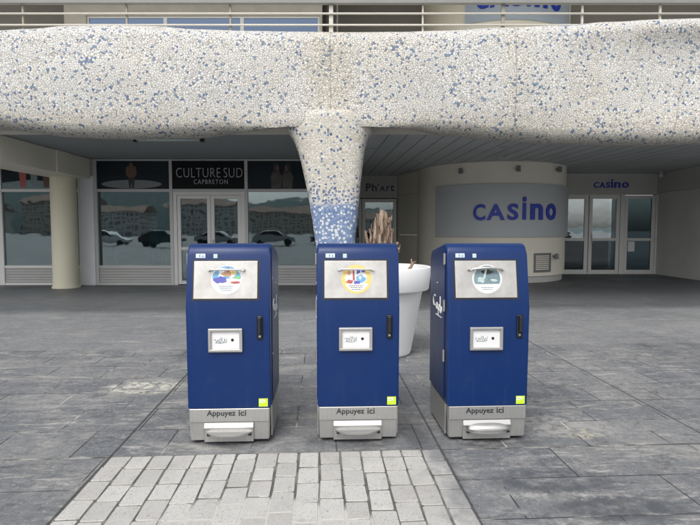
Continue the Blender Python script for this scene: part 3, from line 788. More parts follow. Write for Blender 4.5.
# name board
nb = empty('name_board', ((l+r_)/2, YF-.06, (ztr+ztop)/2)); tag(nb, 'black name board with pale lettering above the white double doors', 'sign')
bm = bmesh.new(); box(bm, l-.005, r_+.005, YF-.06, YF-.04, ztr+.045, ztop-.005, .004); child('board', bm, M['signblack'], nb)
q2 = lambda x: 165 + x/4.2424; r2 = lambda y: 155 + y/4.2424
bm = bmesh.new(); text(bm, 'CULTURE', X(q2(57), YF), X(q2(242), YF), Z(r2(96), YF), Z(r2(56), YF), YF-.075, .014, -.018, 1.1); child('lettering', bm, M['letterwhite'], nb)
bm = bmesh.new(); text(bm, 'SUD', X(q2(256), YF), X(q2(334), YF), Z(r2(96), YF), Z(r2(56), YF), YF-.075, .014, -.018, 1.1); child('lettering', bm, M['letterwhite'], nb)
bm = bmesh.new(); text(bm, 'CAPBRETON', X(q2(130), YF), X(q2(272), YF), Z(r2(124), YF), Z(r2(105), YF), YF-.075, .014, -.008, 1.2); child('lettering', bm, M['letterwhite'], nb)
# interior of the shops
bm = bmesh.new(); box(bm, -15, -.35, 18.6, 18.7, 0, CZ-.006); box(bm, -15, -14.9, YF+.3, 18.6, 0, CZ-.006); box(bm, -15, -.35, YF+.35, 18.6, 3.3, 3.35); child('room_wall', bm, M['interior'], sf)
# white display blocks inside the shop, seen faintly through the glass
def curtain(px0, px1, Y, z0, z1, label):
    bm = bmesh.new(); a, b = X(px0, Y), X(px1, Y); n = int((b-a)/.02)
    pr = None
    for i in range(n+1):
        x = a + (b-a)*i/n; y = Y + .045*math.sin(i*.9) + .02*math.sin(i*.37)
        q = [bm.verts.new((x, y+dy, z)) for dy, z in ((0, z0), (0, z1), (.008, z1), (.008, z0))]
        if pr:
            for k in range(4): bm.faces.new((pr[k], q[k], q[(k+1) % 4], pr[(k+1) % 4]))
        pr = q
    tag(obj('curtain', bm, M['curtain'], smooth=True), label, 'curtain', 'teal curtains inside the surf shop window')
curtain(105.5, 118, YF+.13, .3, 2.7, 'narrow teal curtain hanging behind the left side of the surf shop window')
curtain(149, 170, YF+.13, .3, 2.7, 'wide teal curtain hanging behind the right side of the surf shop window')

# posters in the transoms
def poster(px0, px1, label, kind):
    e = empty('poster', (X((px0+px1)/2, YF), YF, ztr+.05)); tag(e, label, 'poster')
    a, b = X(px0, YF), X(px1, YF); z0, z1 = ztr+.045, ztop-.004
    bm = bmesh.new(); box(bm, a, b, YF-.018, YF+.0, z0, z1); child('print', bm, M['poster'], e)
    def pl(pts, m, name, y=YF-.021, th=.002):
        bm = bmesh.new(); poly(bm, pts, y, th); child(name, bm, m, e)
    def el(cx, cz, rx, rz, n=28): return [(cx+rx*math.cos(2*math.pi*k/n), cz+rz*math.sin(2*math.pi*k/n)) for k in range(n)]
    h = z1 - z0
    if kind == 'surf':
        cx = X(133, YF)
        pl(el(X(133.5, YF), z0+.17*h, .86, .155*h), M['posterboard'], 'printed_surfboard')
        pl([(cx-.05, z0+.02), (cx-.09, z0+.42*h), (cx+.11, z0+.42*h), (cx+.08, z0+.02), (cx+.03, z0+.02), (cx+.01, z0+.25*h), (cx-.01, z0+.02)], M['ink'], 'printed_shorts', YF-.024)
        pl([(cx-.08, z0+.42*h), (cx-.15, z0+.55*h), (cx-.13, z0+.80*h), (cx-.04, z0+.82*h), (cx-.03, z0+.93*h), (cx+.05, z0+.93*h), (cx+.05, z0+.82*h), (cx+.14, z0+.80*h), (cx+.17, z0+.55*h), (cx+.1, z0+.42*h)], M['skin'], 'printed_figure', YF-.023)
    elif kind == 'pair':
        for s_, px in ((-1, 277), (1, 288)):
            cx = X(px, YF)
            pl([(cx-.14, z0), (cx-.16, z0+.45*h), (cx-.07, z0+.66*h), (cx+.07, z0+.66*h), (cx+.16, z0+.45*h), (cx+.13, z0)], M['figure'], 'printed_figure', YF-.022)
            pl(el(cx, z0+.74*h, .09, .18*h), M['ink'], 'printed_hair', YF-.025)
            pl(el(cx+.03*-s_, z0+.72*h, .045, .11*h), M['skin'], 'printed_face', YF-.028)
    else:
        pl([(a, z0), (a, z0+.22*h), (a+(b-a)*.4, z0+.33*h), (b, z0+.2*h), (b, z0)], M['teal'], 'printed_wave', YF-.022)
        for px, m in ((26, 'red'), (37, 'teal'), (49, 'skin')):
            cx = X(px, YF)
            if cx < a: continue
            pl([(cx-.07, z0+.05*h), (cx-.11, z0+.6*h), (cx-.04, z0+.74*h), (cx+.05, z0+.74*h), (cx+.1, z0+.55*h), (cx+.07, z0+.05*h)], M[m], 'printed_figure', YF-.025)
            pl(el(cx, z0+.82*h, .04, .09*h), M['ink'], 'printed_hair', YF-.028)
poster(99.5, 170.8, 'dark poster of a bare chested surfer with a white board', 'surf')
poster(249, 321, 'dark poster of two long haired figures above the right shop window', 'pair')

# left shop front ----------------------------------------------------------------------
lf = empty('corner_shop_front', (X(40, YF), YF, 0)); tag(lf, 'glazed shopfront with ribbed grey base behind the round column', 'shopfront')
lp = [-130, -70, 2, 81.5]
bm = bmesh.new()
for i, p in enumerate(lp): wd = .07 if i == 2 else .04; box(bm, X(p, YF)-wd, X(p, YF)+wd, YF-.045, YF+.09, 0, zt_)
for p, q_ in zip(lp, lp[1:]):
    l, r_ = X(p, YF)+.071, X(q_, YF)-.041
    box(bm, l, r_, YF-.035, YF+.06, ztop, zt_); box(bm, l, r_, YF-.035, YF+.06, ztr-.04, ztr+.04); box(bm, l, r_, YF-.035, YF+.06, zsl-.069, zsl); box(bm, l, r_, YF-.035, YF+.06, 0, .059)
child('frame', bm, M['frame'], lf)
for p, q_ in zip(lp, lp[1:]):
    l, r_ = X(p, YF)+.071, X(q_, YF)-.041
    rib(lf, l, r_)
    bm = bmesh.new(); box(bm, l-.003, r_+.003, YF+.01, YF+.02, zsl-.003, ztr-.037); child('window_pane', bm, M['glass'], lf)
    bm = bmesh.new(); box(bm, l-.003, r_+.003, YF+.01, YF+.02, ztr+.037, ztop+.003); child('window_pane', bm, M['glass'], lf)
bm = bmesh.new(); box(bm, X(83.5, YF), X(96, YF), YF-.08, YF+.2, 0, Z(176, YF)); child('pier_panel', bm, M['whitepanel'], lf)
bm = bmesh.new(); box(bm, X(83.5, YF), X(96, YF), YF-.03, YF+.2, Z(176, YF)+.002, zt_); child('pier_head', bm, M['greywall'], lf)
poster(5, 74, 'dark poster with a figure in red and other surfers beside the column', 'trio')
bm = bmesh.new(); box(bm, -.06, .06, -.30, 0, -.22, .28, .01); o = obj('junction_box', bm, M['vent'], loc=(X(90, YF), YF-.09, Z(170, YF))); tag(o, 'grey metal box high on the pier between the two shopfronts', 'box')

# downstand beam, round column
db = empty('downstand_beam', (-7.8, 13, 3.0)); tag(db, 'plain grey downstand beam under the ceiling resting on the round column', 'beam')
bm = bmesh.new(); box(bm, -8.25, -7.35, 11.13, YF-.10, 3.02, CZ-.004, .012); child('beam', bm, M['cream'], db)
bm = bmesh.new(); box(bm, -7.349, -7.31, 13.25, 13.85, 3.03, CZ-.006, .006); child('pilaster', bm, M['cream'], db)
bm = bmesh.new(); lathe(bm, [(.36, 0), (.36, .05), (.33, .06), (.325, 3.018)], 48, (-7.81, 14.40)); tag(obj('round_column', bm, M['column'], smooth=True, auto=30), 'cream round concrete column in front of the left shopfront', 'column')

# tube lamp under the deck edge
tl = empty('tube_lamp', (X(170, 11.3), 11.3, CZ-.02)); tag(tl, 'unlit fluorescent tube lamp under the deck edge at the left', 'lamp')
za = 3.50; xa, xb = X(136.5, 11.3), X(206, 11.3)
bm = bmesh.new(); tube(bm, [(xa+.05, 11.3, za), (xb-.07, 11.3, za)], .035, 12); child('tube', bm, M['paleteal'], tl, smooth=True)
for a_, b_ in ((xa, xa+.06), (xb-.08, xb)):
    bm = bmesh.new(); box(bm, a_, b_, 11.25, 11.35, za-.055, za+.065, .01); child('end_cap', bm, M['black'], tl)
# recessed ceiling lights
for px, py, lb in ((372, 148, 'recessed ceiling light nearest the mosaic column'), (420, 160, 'recessed ceiling light left of the casino drum'), (503, 147, 'recessed ceiling light ahead of the casino drum'), (499.6, 156.5, 'recessed ceiling light just above the casino drum'), (529, 159, 'recessed ceiling light at the right shoulder of the drum')):
    Yd = (CZ-1.58)/math.tan(math.atan((262.5-py)/525)-PIT); x = X(px, Yd)
    e = empty('recessed_light', (x, Yd, CZ-.01)); tag(e, lb, 'lamp', 'recessed lights in the slatted ceiling')
    bm = bmesh.new(); lathe(bm, [(.13, .0), (.13, -.012), (.10, -.016), (.095, .002)], 28); obj('ring', bm, M['framegrey'], e, smooth=True, auto=40)
    bm = bmesh.new(); lathe(bm, [(.094, -.003), (.001, -.003)], 28); obj('lens', bm, M['vent'], e)

# ------------------------------------------------------------------ planter with a dead trunk cluster
PC = (.42, 6.69)
pt = empty('planter', (*PC, 0)); tag(pt, 'tall tapered white plastic planter behind the middle bin', 'planter')
bm = bmesh.new(); lathe(bm, [(.001, .0), (.33, .0), (.352, .015), (.362, .04), (.50, .80), (.515, .825), (.575, .835), (.585, .85), (.612, 1.10), (.606, 1.118), (.59, 1.122), (.565, 1.115), (.55, 1.06), (.52, .95)], 72)
obj('pot', bm, M['potwhite'], pt, smooth=True, auto=35)
bm = bmesh.new(); lathe(bm, [(.528, .98), (.3, 1.0), (.001, 1.01)], 40); obj('soil', bm, M['soil'], pt, smooth=True)
dp = empty('dead_trunk_cluster', (*PC, 1.0)); tag(dp, 'bundle of dead brown trunks sticking up out of the white planter', 'plant')
rnd = random.Random(21)
PW = 6.69
trunks = [  # px x, py top, dx lean, radius px
 (366, 231, -1, 2.2), (370.5, 229, 0, 2.2), (375, 221, .5, 2.6), (378.5, 214.5, 0, 3.1), (382, 211.5, 1, 3.0), (385.5, 212.5, 0, 3.2), (389.5, 218, .5, 3.0), (392.5, 229, .5, 2.5), (381, 226, -2, 3.2), (387, 230, 1.5, 3.0), (396.5, 243, 3, 2.6), (399, 248, 5, 2.2)]
for i, (px, py, lean, rp) in enumerate(trunks):
    bm = bmesh.new()
    zt = Z(py, PW) - 1.0; r = rp/525*PW; xt = X(px, PW) - PC[0]; yt = rnd.uniform(-.14, .14) if i < 10 else -.12
    xb_ = xt - lean/525*PW*6
    if abs(xb_) > .3: xb_ = math.copysign(.3, xb_)
    n = 9; pts = []; rs = []
    for k in range(n):
        f = k/(n-1); pts.append((xb_ + (xt-xb_)*f + rnd.uniform(-.012, .012), yt + rnd.uniform(-.012, .012), -.03 + (zt+.03)*f)); rs.append(r*(.82 - .2*f)*rnd.uniform(.75, 1.25))
    tube(bm, pts, rs, 9)
    for v in bm.verts: v.co += Vector((rnd.uniform(-.006, .006), rnd.uniform(-.006, .006), rnd.uniform(-.02, .02)))
    for k in range(4):   # broken stubs of old leaf bases
        f = rnd.uniform(.15, .98); z = -.03 + (zt+.03)*f; a = rnd.uniform(0, 6.28); bx = xb_ + (xt-xb_)*f
        tube(bm, [(bx, yt, z), (bx + math.cos(a)*r*1.3, yt + math.sin(a)*r*1.3, z+.03), (bx + math.cos(a)*r*1.7, yt + math.sin(a)*r*1.7, z+.09)], [r*.35, r*.28, r*.1], 5)
    obj('trunk', bm, M['wood'], dp, smooth=True, auto=50)
bm = bmesh.new(); tube(bm, [(.26, -.12, .02), (.33, -.14, .10), (.37, -.15, .17), (.40, -.16, .19)], [.022, .02, .016, .01], 7); tube(bm, [(.35, -.14, .14), (.345, -.15, .22)], [.014, .008], 6)
obj('branch', bm, M['wood'], dp, smooth=True)

# ------------------------------------------------------------------ the three blue bins
W2 = .304
TILT = math.atan2(.068, .405)
def TM(): return Matrix.Translation((0, 0, .985)) @ Matrix.Rotation(-TILT, 4, 'X')     # sloping upper front, local z along the slope
TMX = TM()
def sl(z): return (z - .985) / math.cos(TILT)
def stroke(bm, pts, r, M_):
    tube(bm, [M_ @ Vector(p) for p in pts], r, 5)
def make_bin():
    e = empty('compactor_bin')
    prof = [(0, .254), (0, .985), (.068, 1.39), (.074, 1.420), (.088, 1.447), (.108, 1.465), (.135, 1.476), (.17, 1.479), (.60, 1.405), (.632, 1.392), (.65, 1.366), (.655, 1.33), (.655, .254)]
    bm = bmesh.new(); prism(bm, prof, -W2, W2, .016, 3); obj('body', bm, M['blue'], e, smooth=True, auto=38)
    # side doors, a hair proud, with hinges and the white scrawled town logo
    for s in (-1, 1):
        bm = bmesh.new(); pr = [(.11, .275), (.11, 1.415), (.15, 1.44), (.58, 1.365), (.622, 1.33), (.632, .275)]
        a, b = (W2+.0005, W2+.0055); prism(bm, pr, s*a if s > 0 else -b, s*b if s > 0 else -a, 0)
        sd_ = obj('side_door', bm, M['blue'], e)
        sx = s*(b + .0025)
        def P(y, z): return (sx, y, z)
        bm = bmesh.new()
        Iden = Matrix.Identity(4); fl = 1 if s < 0 else -1
        def Q(u, z): return P(.30 - fl*u if s < 0 else .30 + u, z)      # u runs left to right for the reader
        if s < 0: Q = lambda u, z: P(.34 - u, z)
        else: Q = lambda u, z: P(.30 + u, z)
        r = .0055
        stroke(bm, [Q(-.10 + .045*math.cos(t), .985 + .045*math.sin(t)) for t in [R(50+20*k) for k in range(14)]], r, Iden)
        stroke(bm, [Q(-.02 + .022*math.cos(t), .95 + .024*math.sin(t)) for t in [R(30*k) for k in range(13)]], r, Iden)
        stroke(bm, [Q(.005, .975), Q(.01, .925)], r, Iden)
        stroke(bm, [Q(.04, .965), Q(.035, .88)], r, Iden)
        stroke(bm, [Q(.06 + .022*math.cos(t), .942 + .024*math.sin(t)) for t in [R(30*k) for k in range(13)]], r, Iden)
        stroke(bm, [Q(.10, 1.04), Q(.10, .92)], r, Iden)
        stroke(bm, [Q(.125 + .022*math.cos(t), .935 + .024*math.sin(t)) for t in [R(30*k) for k in range(13)]], r*1.2, Iden)
        stroke(bm, [Q(-.06 + .03*k, .872 + .008*(k % 2)) for k in range(8)], r*.7, Iden)
        obj('scrawled_logo', bm, M['white'], sd_)
        bm = bmesh.new(); tube(bm, [(sx-.002*s, .34, 1.14), (sx+.006*s, .34, 1.14)], .008, 10); obj('lock', bm, M['steel'], sd_)
    for z in (1.355, .985, .60):
        bm = bmesh.new(); tube(bm, [(-W2-.008, .112, z-.045), (-W2-.008, .112, z+.045)], .009, 10)
        box(bm, -W2-.010, -W2-.0055,   .09, .145, z-.04, z+.04); obj('hinge', bm, M['steel'], e, smooth=True, auto=40)
    for z in (.62, 1.20): bm = bmesh.new(); tube(bm, [(W2+.003, .12, z), (W2+.009, .12, z)], .009, 10); obj('bolt', bm, M['steel'], e)
    # stainless base
    bm = bmesh.new()
    wt, wb = .297, .288
    vs = [bm.verts.new(p) for p in ((-wb, .012, .022), (wb, .012, .022), (wb, .64, .022), (-wb, .64, .022), (-wt, .006, .252), (wt, .006, .252), (wt, .645, .252), (-wt, .645, .252))]
    fs = [bm.faces.new([vs[i] for i in f]) for f in ((0,1,2,3),(4,5,6,7),(0,1,5,4),(1,2,6,5),(2,3,7,6),(3,0,4,7))]
    bmesh.ops.bevel(bm, geom=list(bm.edges), offset=.006, segments=2, affect='EDGES')
    base = obj('steel_base', bm, M['steel'], e)
    bm = bmesh.new(); box(bm, -.292, .292, -.004, .0105, .155, .250, .003); pl = obj('kick_plate', bm, M['steel'], e)
    bm = bmesh.new(); text(bm, 'Appuyez', -.165, .045, .189, .240, -.0065, .002, .014); obj('lettering', bm, M['ink'], pl)
    bm = bmesh.new(); text(bm, 'ici', .068, .122, .1985, .240, -.0065, .002, .014); obj('lettering', bm, M['ink'], pl)
    for s in (-1, 1):
        bm = bmesh.new(); box(bm, s*.298 if s > 0 else -.306, .306 if s > 0 else -.298, .07, .60, .03, .25); obj('side_plate', bm, M['steel'], e)
    for x in (-.24, .24):
        for y in (.08, .58): bm = bmesh.new(); lathe(bm, [(.03, 0), (.03, .021)], 14, (x, y), cap=True); obj('foot', bm, M['black'], e)
    # pedal housing
    bm = bmesh.new(); pr = [(.010, .151), (-.003, .150), (-.018, .120), (-.018, .113), (-.004, .107), (-.004, .016), (.010, .016)]
    prism(bm, pr, -.186, .176, .003, 1); ph = obj('pedal_housing', bm, M['steel'], e)
    bm = bmesh.new(); top = []; n = 18
    def arc(k, d): 
        f = k/n; x = -.168 + .330*f; return x, -.01 - d*(1 - abs(2*f-1)**3.2)
    A = [arc(k, .075) for k in range(n+1)]
    lo = [bm.verts.new((x, y, .078)) for x, y in A]; hi = [bm.verts.new((x, y, .088)) for x, y in A]
    lob = [bm.verts.new((x, -.002, .078)) for x, y in A]; hib = [bm.verts.new((x, -.002, .087)) for x, y in A]
    for k in range(n):
        bm.faces.new((lo[k], lo[k+1], hi[k+1], hi[k])); bm.faces.new((hi[k], hi[k+1], hib[k+1], hib[k])); bm.faces.new((lo[k], lo[k+1], lob[k+1], lob[k]))
    bmesh.ops.bevel(bm, geom=[ed for ed in bm.edges if len(ed.link_faces) == 2 and ed.calc_face_angle(0) > 1], offset=.003, segments=2, affect='EDGES')
    obj('pedal', bm, M['steel'], ph)
    for x in (-.150, .150):
        bm = bmesh.new(); box(bm, x-.012, x+.012, -.030, -.004, .066, .0775); obj('pedal_stop', bm, M['black'], ph)
    # loading flap in a dark rebate on the sloping front
    x0, x1, z0, z1 = -.250, .213, sl(1.056), sl(1.342)
    bm = bmesh.new(); box(bm, x0-.012, x1+.012, -.0015, .004, z0-.012, z1+.012, 0, 1, TMX); obj('flap_rebate', bm, M['black'], e)
    bm = bmesh.new(); box(bm, x0, x1, -.012, -.002, z0, z1, .003, 2, TMX); fp = obj('loading_flap', bm, M['flap'], e)
    return e, fp
XS = -.012
def dress(e, fp, kind):
    """sticker, handle and small labels that differ from bin to bin"""
    cz = sl(1.200) ; rr = .112; zc = cz - .0
    hz = sl(1.273)
    bm = bmesh.new()
    if kind == 'grey':
        pts = []
        for k in range(13):
            f = k/12; x = XS - .125 + .245*f; pts.append((x, -.034 - .012*math.sin(math.pi*f), hz - .002 + .010*math.sin(math.pi*f)))
        tube(bm, pts, .0105, 8, M=TMX)
    else: tube(bm, [(XS-.128, -.040, hz), (XS+.122, -.040, hz)], .0085, 10, M=TMX)
    for x in (XS-.128, XS+.122): tube(bm, [(x, -.050, hz), (x, -.011, hz)], .0125, 10, M=TMX)
    obj('flap_handle', bm, M['framegrey'] if kind != 'grey' else M['flap'], fp, smooth=True, auto=40)
    basem = {'blue': 'white', 'yellow': 'yellow', 'grey': 'paleteal'}[kind]
    bm = bmesh.new(); disc(bm, XS, cz, rr, -.0140, .0018, M=TMX, n=56); st = obj('sticker', bm, M['white'] if kind != 'yellow' else M['yellow'], fp)
    def D(m, pts, y=-.0152):
        bm = bmesh.new(); poly(bm, [(XS + p[0], cz + p[1]) for p in pts], y, .0008, TMX); obj('sticker_print', bm, M[m], st)
    def el(cx, cy, rx, ry, n=14, r0=.0, jag=0, seed=0):
        g = random.Random(seed); return [(cx + rx*math.cos(2*math.pi*k/n + r0)*(1+g.uniform(-jag, jag)), cy + ry*math.sin(2*math.pi*k/n + r0)*(1+g.uniform(-jag, jag))) for k in range(n)]
    def capseg(y0, r): a0 = math.asin(y0/r); return [(r*math.cos(a), r*math.sin(a)) for a in [a0 + (math.pi - 2*a0)*k/24 for k in range(25)]]
    if kind == 'blue':
        D('skyblue', capseg(.01, .105)); D('white', [(-.06, .02), (-.05, .09), (-.015, .09), (-.02, .02)], -.0156); D('white', el(.03, .045, .03, .03, 9, 0, .3, 2), -.0157)
        D('purple', el(-.045, -.002, .048, .026, 12, 0, .25, 1), -.0160); D('orange', el(.005, .045, .035, .022, 10, 0, .3, 3), -.0163)
        D('yellow', [(.03, .06), (.06, .09), (.075, .05), (.05, .03)], -.0161); D('green', [(.055, .02), (.10, .03), (.095, .005), (.06, -.002)], -.0162)
        D('white', el(.06, -.01, .042, .018, 12, 0, .2, 8), -.0164); D('red', el(.065, -.022, .032, .009, 10, 0, .2, 5), -.0166); D('red', el(.012, .075, .014, .02, 8, 0, .2, 6), -.0165)
    elif kind == 'yellow':
        D('white', el(0, .012, .082, .066, 16, 0, .12, 4)); D('white', [(.091*math.cos(a), -.002+.094*math.sin(a)) for a in [math.pi + math.asin(.34) + (math.pi-2*math.asin(.34))*k/20 for k in range(21)]], -.0153)
        D('red', el(-.05, -.02, .028, .015, 9, 0, .3, 1), -.016); D('red', [(-.028, -.01), (-.030, .07), (-.018, .075), (-.012, -.012)], -.0161)
        D('skyblue', el(.03, .005, .034, .028, 9, 0, .3, 2), -.0162); D('purple', [(0, .035), (.004, .085), (.028, .085), (.026, .05)], -.0163); D('purple', el(.0, -.025, .03, .014, 9, 0, .3, 7), -.0164)
        D('orange', el(-.055, .05, .018, .02, 8, 0, .3, 3), -.0165); D('white', el(.028, .012, .012, .014, 8, 0, .2, 8), -.0167); D('purple', el(.05, .06, .016, .009, 8, 0, .2, 9), -.0168)
    else:
        D('teal', [(p[0]*.95, p[1]) for p in (lambda r: [(r*math.cos(a), r*math.sin(a)) for a in [R(-22) + R(224)*k/36 for k in range(37)]])(.104)])
        D('paleteal', el(-.045, -.008, .03, .024, 9, .3, .3, 1), -.0158); D('ink', el(.0, .055, .045, .018, 10, 0, .3, 2), -.0159); D('paleteal', [(-.03, .01), (-.01, .075), (.0, .07), (-.015, .0)], -.016)
        D('paleteal', el(.05, -.01, .03, .010, 10, 0, .3, 4), -.0161)
    bm = bmesh.new(); g = random.Random(5)       # small print: rows of short strokes
    for row, (zz, wd) in enumerate(((-.052, .055), (-.066, .045), (-.080, .036))):
        if kind == 'grey' and row == 0: continue
        x = -wd
        while x < wd:
            ww = g.uniform(.006, .014); ww = min(ww, wd-x)
            if ww > .003: box(bm, XS+x, XS+x+ww, -.0153 - (.0006 if kind == 'yellow' else 0), -.0143, cz+zz-.0022, cz+zz+.0028, 0, 1, TMX)
            x += ww + .004
    obj('sticker_print', bm, M['ink' if kind == 'yellow' else 'teal'], st)
    # the little labels under the top edge
    bm = bmesh.new(); box(bm, -.240, -.172, -.003, -.001, sl(1.368), sl(1.400), 0, 1, TMX); la = obj('label', bm, M['white'], e)
    bm = bmesh.new(); box(bm, -.218, -.206, -.0045, -.0025, sl(1.374), sl(1.394), 0, 1, TMX); poly(bm, [(-.200, sl(1.374)), (-.178, sl(1.374)), (-.190, sl(1.395))], -.0045, .0015, TMX); obj('label_print', bm, M['skyblue'], la)
    bm = bmesh.new(); box(bm, -.112, -.083, -.003, -.001, sl(1.366), sl(1.398), 0, 1, TMX); la = obj('label', bm, M['paleteal'], e)
    # card reader
    bm = bmesh.new(); x0, x1, z0, z1 = -.144, .104, .664, .838; f = .022
    box(bm, x0, x1, -.022, .0, z0, z0+f, .005, 2); box(bm, x0, x1, -.022, .0, z1-f, z1, .005, 2); box(bm, x0, x0+f, -.0215, .0, z0+f*.6, z1-f*.6, .003); box(bm, x1-f, x1, -.0215, .0, z0+f*.6, z1-f*.6, .003)
    cr = obj('card_reader', bm, M['steel'], e)
    bm = bmesh.new(); box(bm, x0+f*.8, x1-f*.8, -.0060, -.0005, z0+f*.8, z1-f*.8); obj('reader_face', bm, M['white'], cr)
    bm = bmesh.new(); I = Matrix.Identity(4)
    g = random.Random({'blue': 1, 'yellow': 2, 'grey': 3}[kind])
    pts = []; yy = -.0075
    for k in range(26): pts.append((-.10 + .088*k/25 + g.uniform(-.006, .006), yy, .748 + .014*math.sin(k*1.3) + g.uniform(-.006, .006)))
    stroke(bm, pts, .0013, I); stroke(bm, [(-.095, yy, .733), (-.05, yy, .729), (-.015, yy, .737)], .0013, I); stroke(bm, [(-.06, yy, .772), (-.052, yy, .762), (-.04, yy, .770)], .0012, I)
    obj('scribble', bm, M['teal'], cr)
    bm = bmesh.new(); disc(bm, .030, .752, .0105, -.008, .004, 18); obj('sensor', bm, M['black'], cr)
    # black recessed door handle
    bm = bmesh.new(); box(bm, .209, .250, -.010, -.0003, .752, .93, .008, 2); dh = obj('door_handle', bm, M['black'], e)
    bm = bmesh.new(); box(bm, .217, .242, -.042, -.010, .80, .922, .007, 2); obj('grip', bm, M['black'], dh)
    bm = bmesh.new(); tube(bm, [(.2295, -.009, .778), (.2295, -.016, .778)], .008, 12); obj('lock_button', bm, M['steel'], dh, smooth=True, auto=40)
    # green label
    bm = bmesh.new(); box(bm, .216, .282, -.0025, -.0005, .262, .320); gl_ = obj('label', bm, M['lime'], e); gl_['label'] = 'lime green label'
    bm = bmesh.new(); box(bm, .222, .262, -.0038, -.0022, .290, .314); obj('label_print', bm, M['limewhite'], gl_)
    bm = bmesh.new(); tube(bm, [(.228, -.0042, .308), (.238, -.0042, .300), (.245, -.0042, .303), (.256, -.0042, .293)], .0022, 5); obj('label_print', bm, M['green'], gl_)
b0, f0 = make_bin()
LB = {'blue': 'blue compactor bin on the left with a blue and white round sticker', 'yellow': 'middle blue compactor bin, its round sticker yellow, in front of the white planter', 'grey': 'blue compactor bin on the right with a dark grey round sticker'}
bins = {'blue': (b0, f0)}
def warp(o):
    for v in o.data.vertices: v.co.z += .103*(v.co.z/1.48)*(1 - v.co.z/1.48)
for o in b0.children_recursive: warp(o)
done = set(b0.children_recursive)
for k in ('yellow', 'grey'):
    c = copy_tree(b0); fp = [ch for ch in c.children if ch.name.startswith('loading_flap')][0]; bins[k] = (c, fp)
for k, (x, y, rz) in {'blue': (X(229.0, 3.86), 3.80, 2.6), 'yellow': (X(358.3, 3.91), 3.845, 2.4), 'grey': (X(488, 3.92), 3.86, 3.0)}.items():
    e, fp = bins[k]; before = set(e.children_recursive); dress(e, fp, k)
    for o in set(e.children_recursive) - before: warp(o)
    e.location = (x, y, 0); e.rotation_euler = (0, 0, R(rz))
    tag(e, LB[k], 'rubbish bin', 'row of blue compactor bins')
bm = bmesh.new(); n = 16; hood = []      # the right bin's pedal has a rounded hood over it
for i in range(n+1):
    f = i/n; x = -.165 + .325*f; s = (1-abs(2*f-1)**3)**.5
    hood.append([bm.verts.new((x, -.0205 - .05*s*math.cos(t), .095 + .048*s*math.sin(t))) for t in (0, .4, .8, 1.2, 1.57)])
for a, b in zip(hood, hood[1:]):
    for k in range(4): bm.faces.new((a[k], a[k+1], b[k+1], b[k]))
bmesh.ops.remove_doubles(bm, verts=bm.verts, dist=.0005)
ho = obj('pedal_hood', bm, M['steel'], bins['grey'][0], smooth=True)
sm_ = ho.modifiers.new('thick', 'SOLIDIFY'); sm_.thickness = .003

# ------------------------------------------------------------------ the harbour side behind the camera, seen only in the glass
rnd = random.Random(4)
bm = bmesh.new(); prev = None
for i in range(61):
    x = -520 + i*13; h = 18 + 16*math.exp(-((x+190)/120)**2) + 3*math.sin(i*.7) + rnd.uniform(-1.5, 1.5)
    if x > 60: h = max(3, h - (x-60)*.2)
    q = [bm.verts.new((x, y, z)) for y, z in ((-300, -1), (-340, h), (-420, -1))]
    if prev:
        for k in range(2): bm.faces.new((prev[k], q[k], q[k+1], prev[k+1]))
    prev = q
tag(obj('hills', bm, mat('wooded hill', (.10, .14, .14), .9, var=.3, sc=.1), smooth=True), kind='structure')
walls = [(.62, .61, .58), (.55, .50, .42), (.66, .64, .60)]
fm = [mk_facade('facade %d' % i, w_) for i, w_ in enumerate(walls)]
tile = mat('orange tile roof', (.26, .17, .13), .8, var=.2)
desc = ['white', 'sandy', 'pale']
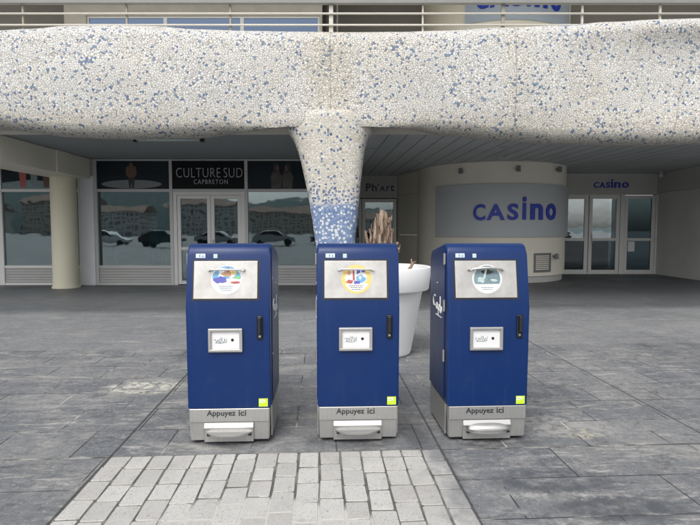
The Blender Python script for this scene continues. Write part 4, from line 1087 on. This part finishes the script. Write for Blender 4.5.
for i, (x, wd, h, y) in enumerate(((-150, 22, 9, -170), (-121, 26, 12, -175), (-92, 20, 8, -165), (-66, 24, 10.5, -172), (-36, 26, 8, -170), (-6, 22, 6.5, -180), (26, 18, 4.5, -185))):
    e = empty('apartment_house', (x, y, 0)); tag(e, '%s apartment house with tiled roof across the harbour, %s in its row' % (desc[i % 3], ('first', 'second', 'third', 'fourth', 'fifth', 'sixth', 'seventh')[i]), 'building', 'apartment houses across the harbour')
    bm = bmesh.new(); box(bm, 0, wd, 0, 12, 0, h); obj('wall', bm, fm[i % 3], e)
    bm = bmesh.new(); prism(bm, [(-.8, h), (6, h+2.4), (12.8, h)], -.8, wd+.8); obj('roof', bm, tile, e)

def make_car(paint):
    e = empty('parked_car')
    pr = [(-2.1, .35), (-2.12, .75), (-1.75, .92), (-1.05, .98), (-.45, 1.42), (.9, 1.46), (1.65, 1.02), (2.08, .95), (2.1, .4)]
    bm = bmesh.new(); prism(bm, pr, -.85, .85, .12, 3, Matrix.Rotation(R(90), 4, 'Z')); obj('body', bm, paint, e, smooth=True, auto=40)
    gp = [(-.95, 1.0), (-.45, 1.36), (.85, 1.39), (1.45, 1.04)]
    bm = bmesh.new(); prism(bm, gp, -.856, .856, 0, 1, Matrix.Rotation(R(90), 4, 'Z')); obj('window', bm, M['black'], e)
    for x in (-1.35, 1.35):
        for y in (-.78, .78):
            bm = bmesh.new(); tube(bm, [(x, y-.1, .32), (x, y+.1, .32)], .32, 20); obj('wheel', bm, M['black'], e, smooth=True, auto=40)
    return e
paints = {n: mat(n + ' car paint', c, .25, var=.03) for n, c in (('white', (.7, .7, .7)), ('dark grey', (.05, .05, .055)), ('red', (.3, .03, .03)), ('silver', (.4, .41, .42)))}
for i, (n, x, y, rz) in enumerate((('white', -24, -22, 0), ('dark grey', -18.6, -22, 2), ('silver', -13.2, -22, 0), ('silver', -7.6, -22.2, -2), ('dark grey', -2, -24, 0), ('white', 4, -24, 180), ('silver', 20, -30, 0), ('dark grey', 26, -30, 180))):
    e = make_car(paints[n]); e.location = (x, y, 0); e.rotation_euler = (0, 0, R(rz))
    tag(e, '%s car parked across the square, %s from the left in its row' % (n, ('first', 'second', 'third', 'fourth', 'fifth', 'sixth', 'seventh', 'eighth')[i]), 'car', 'cars parked across the square')
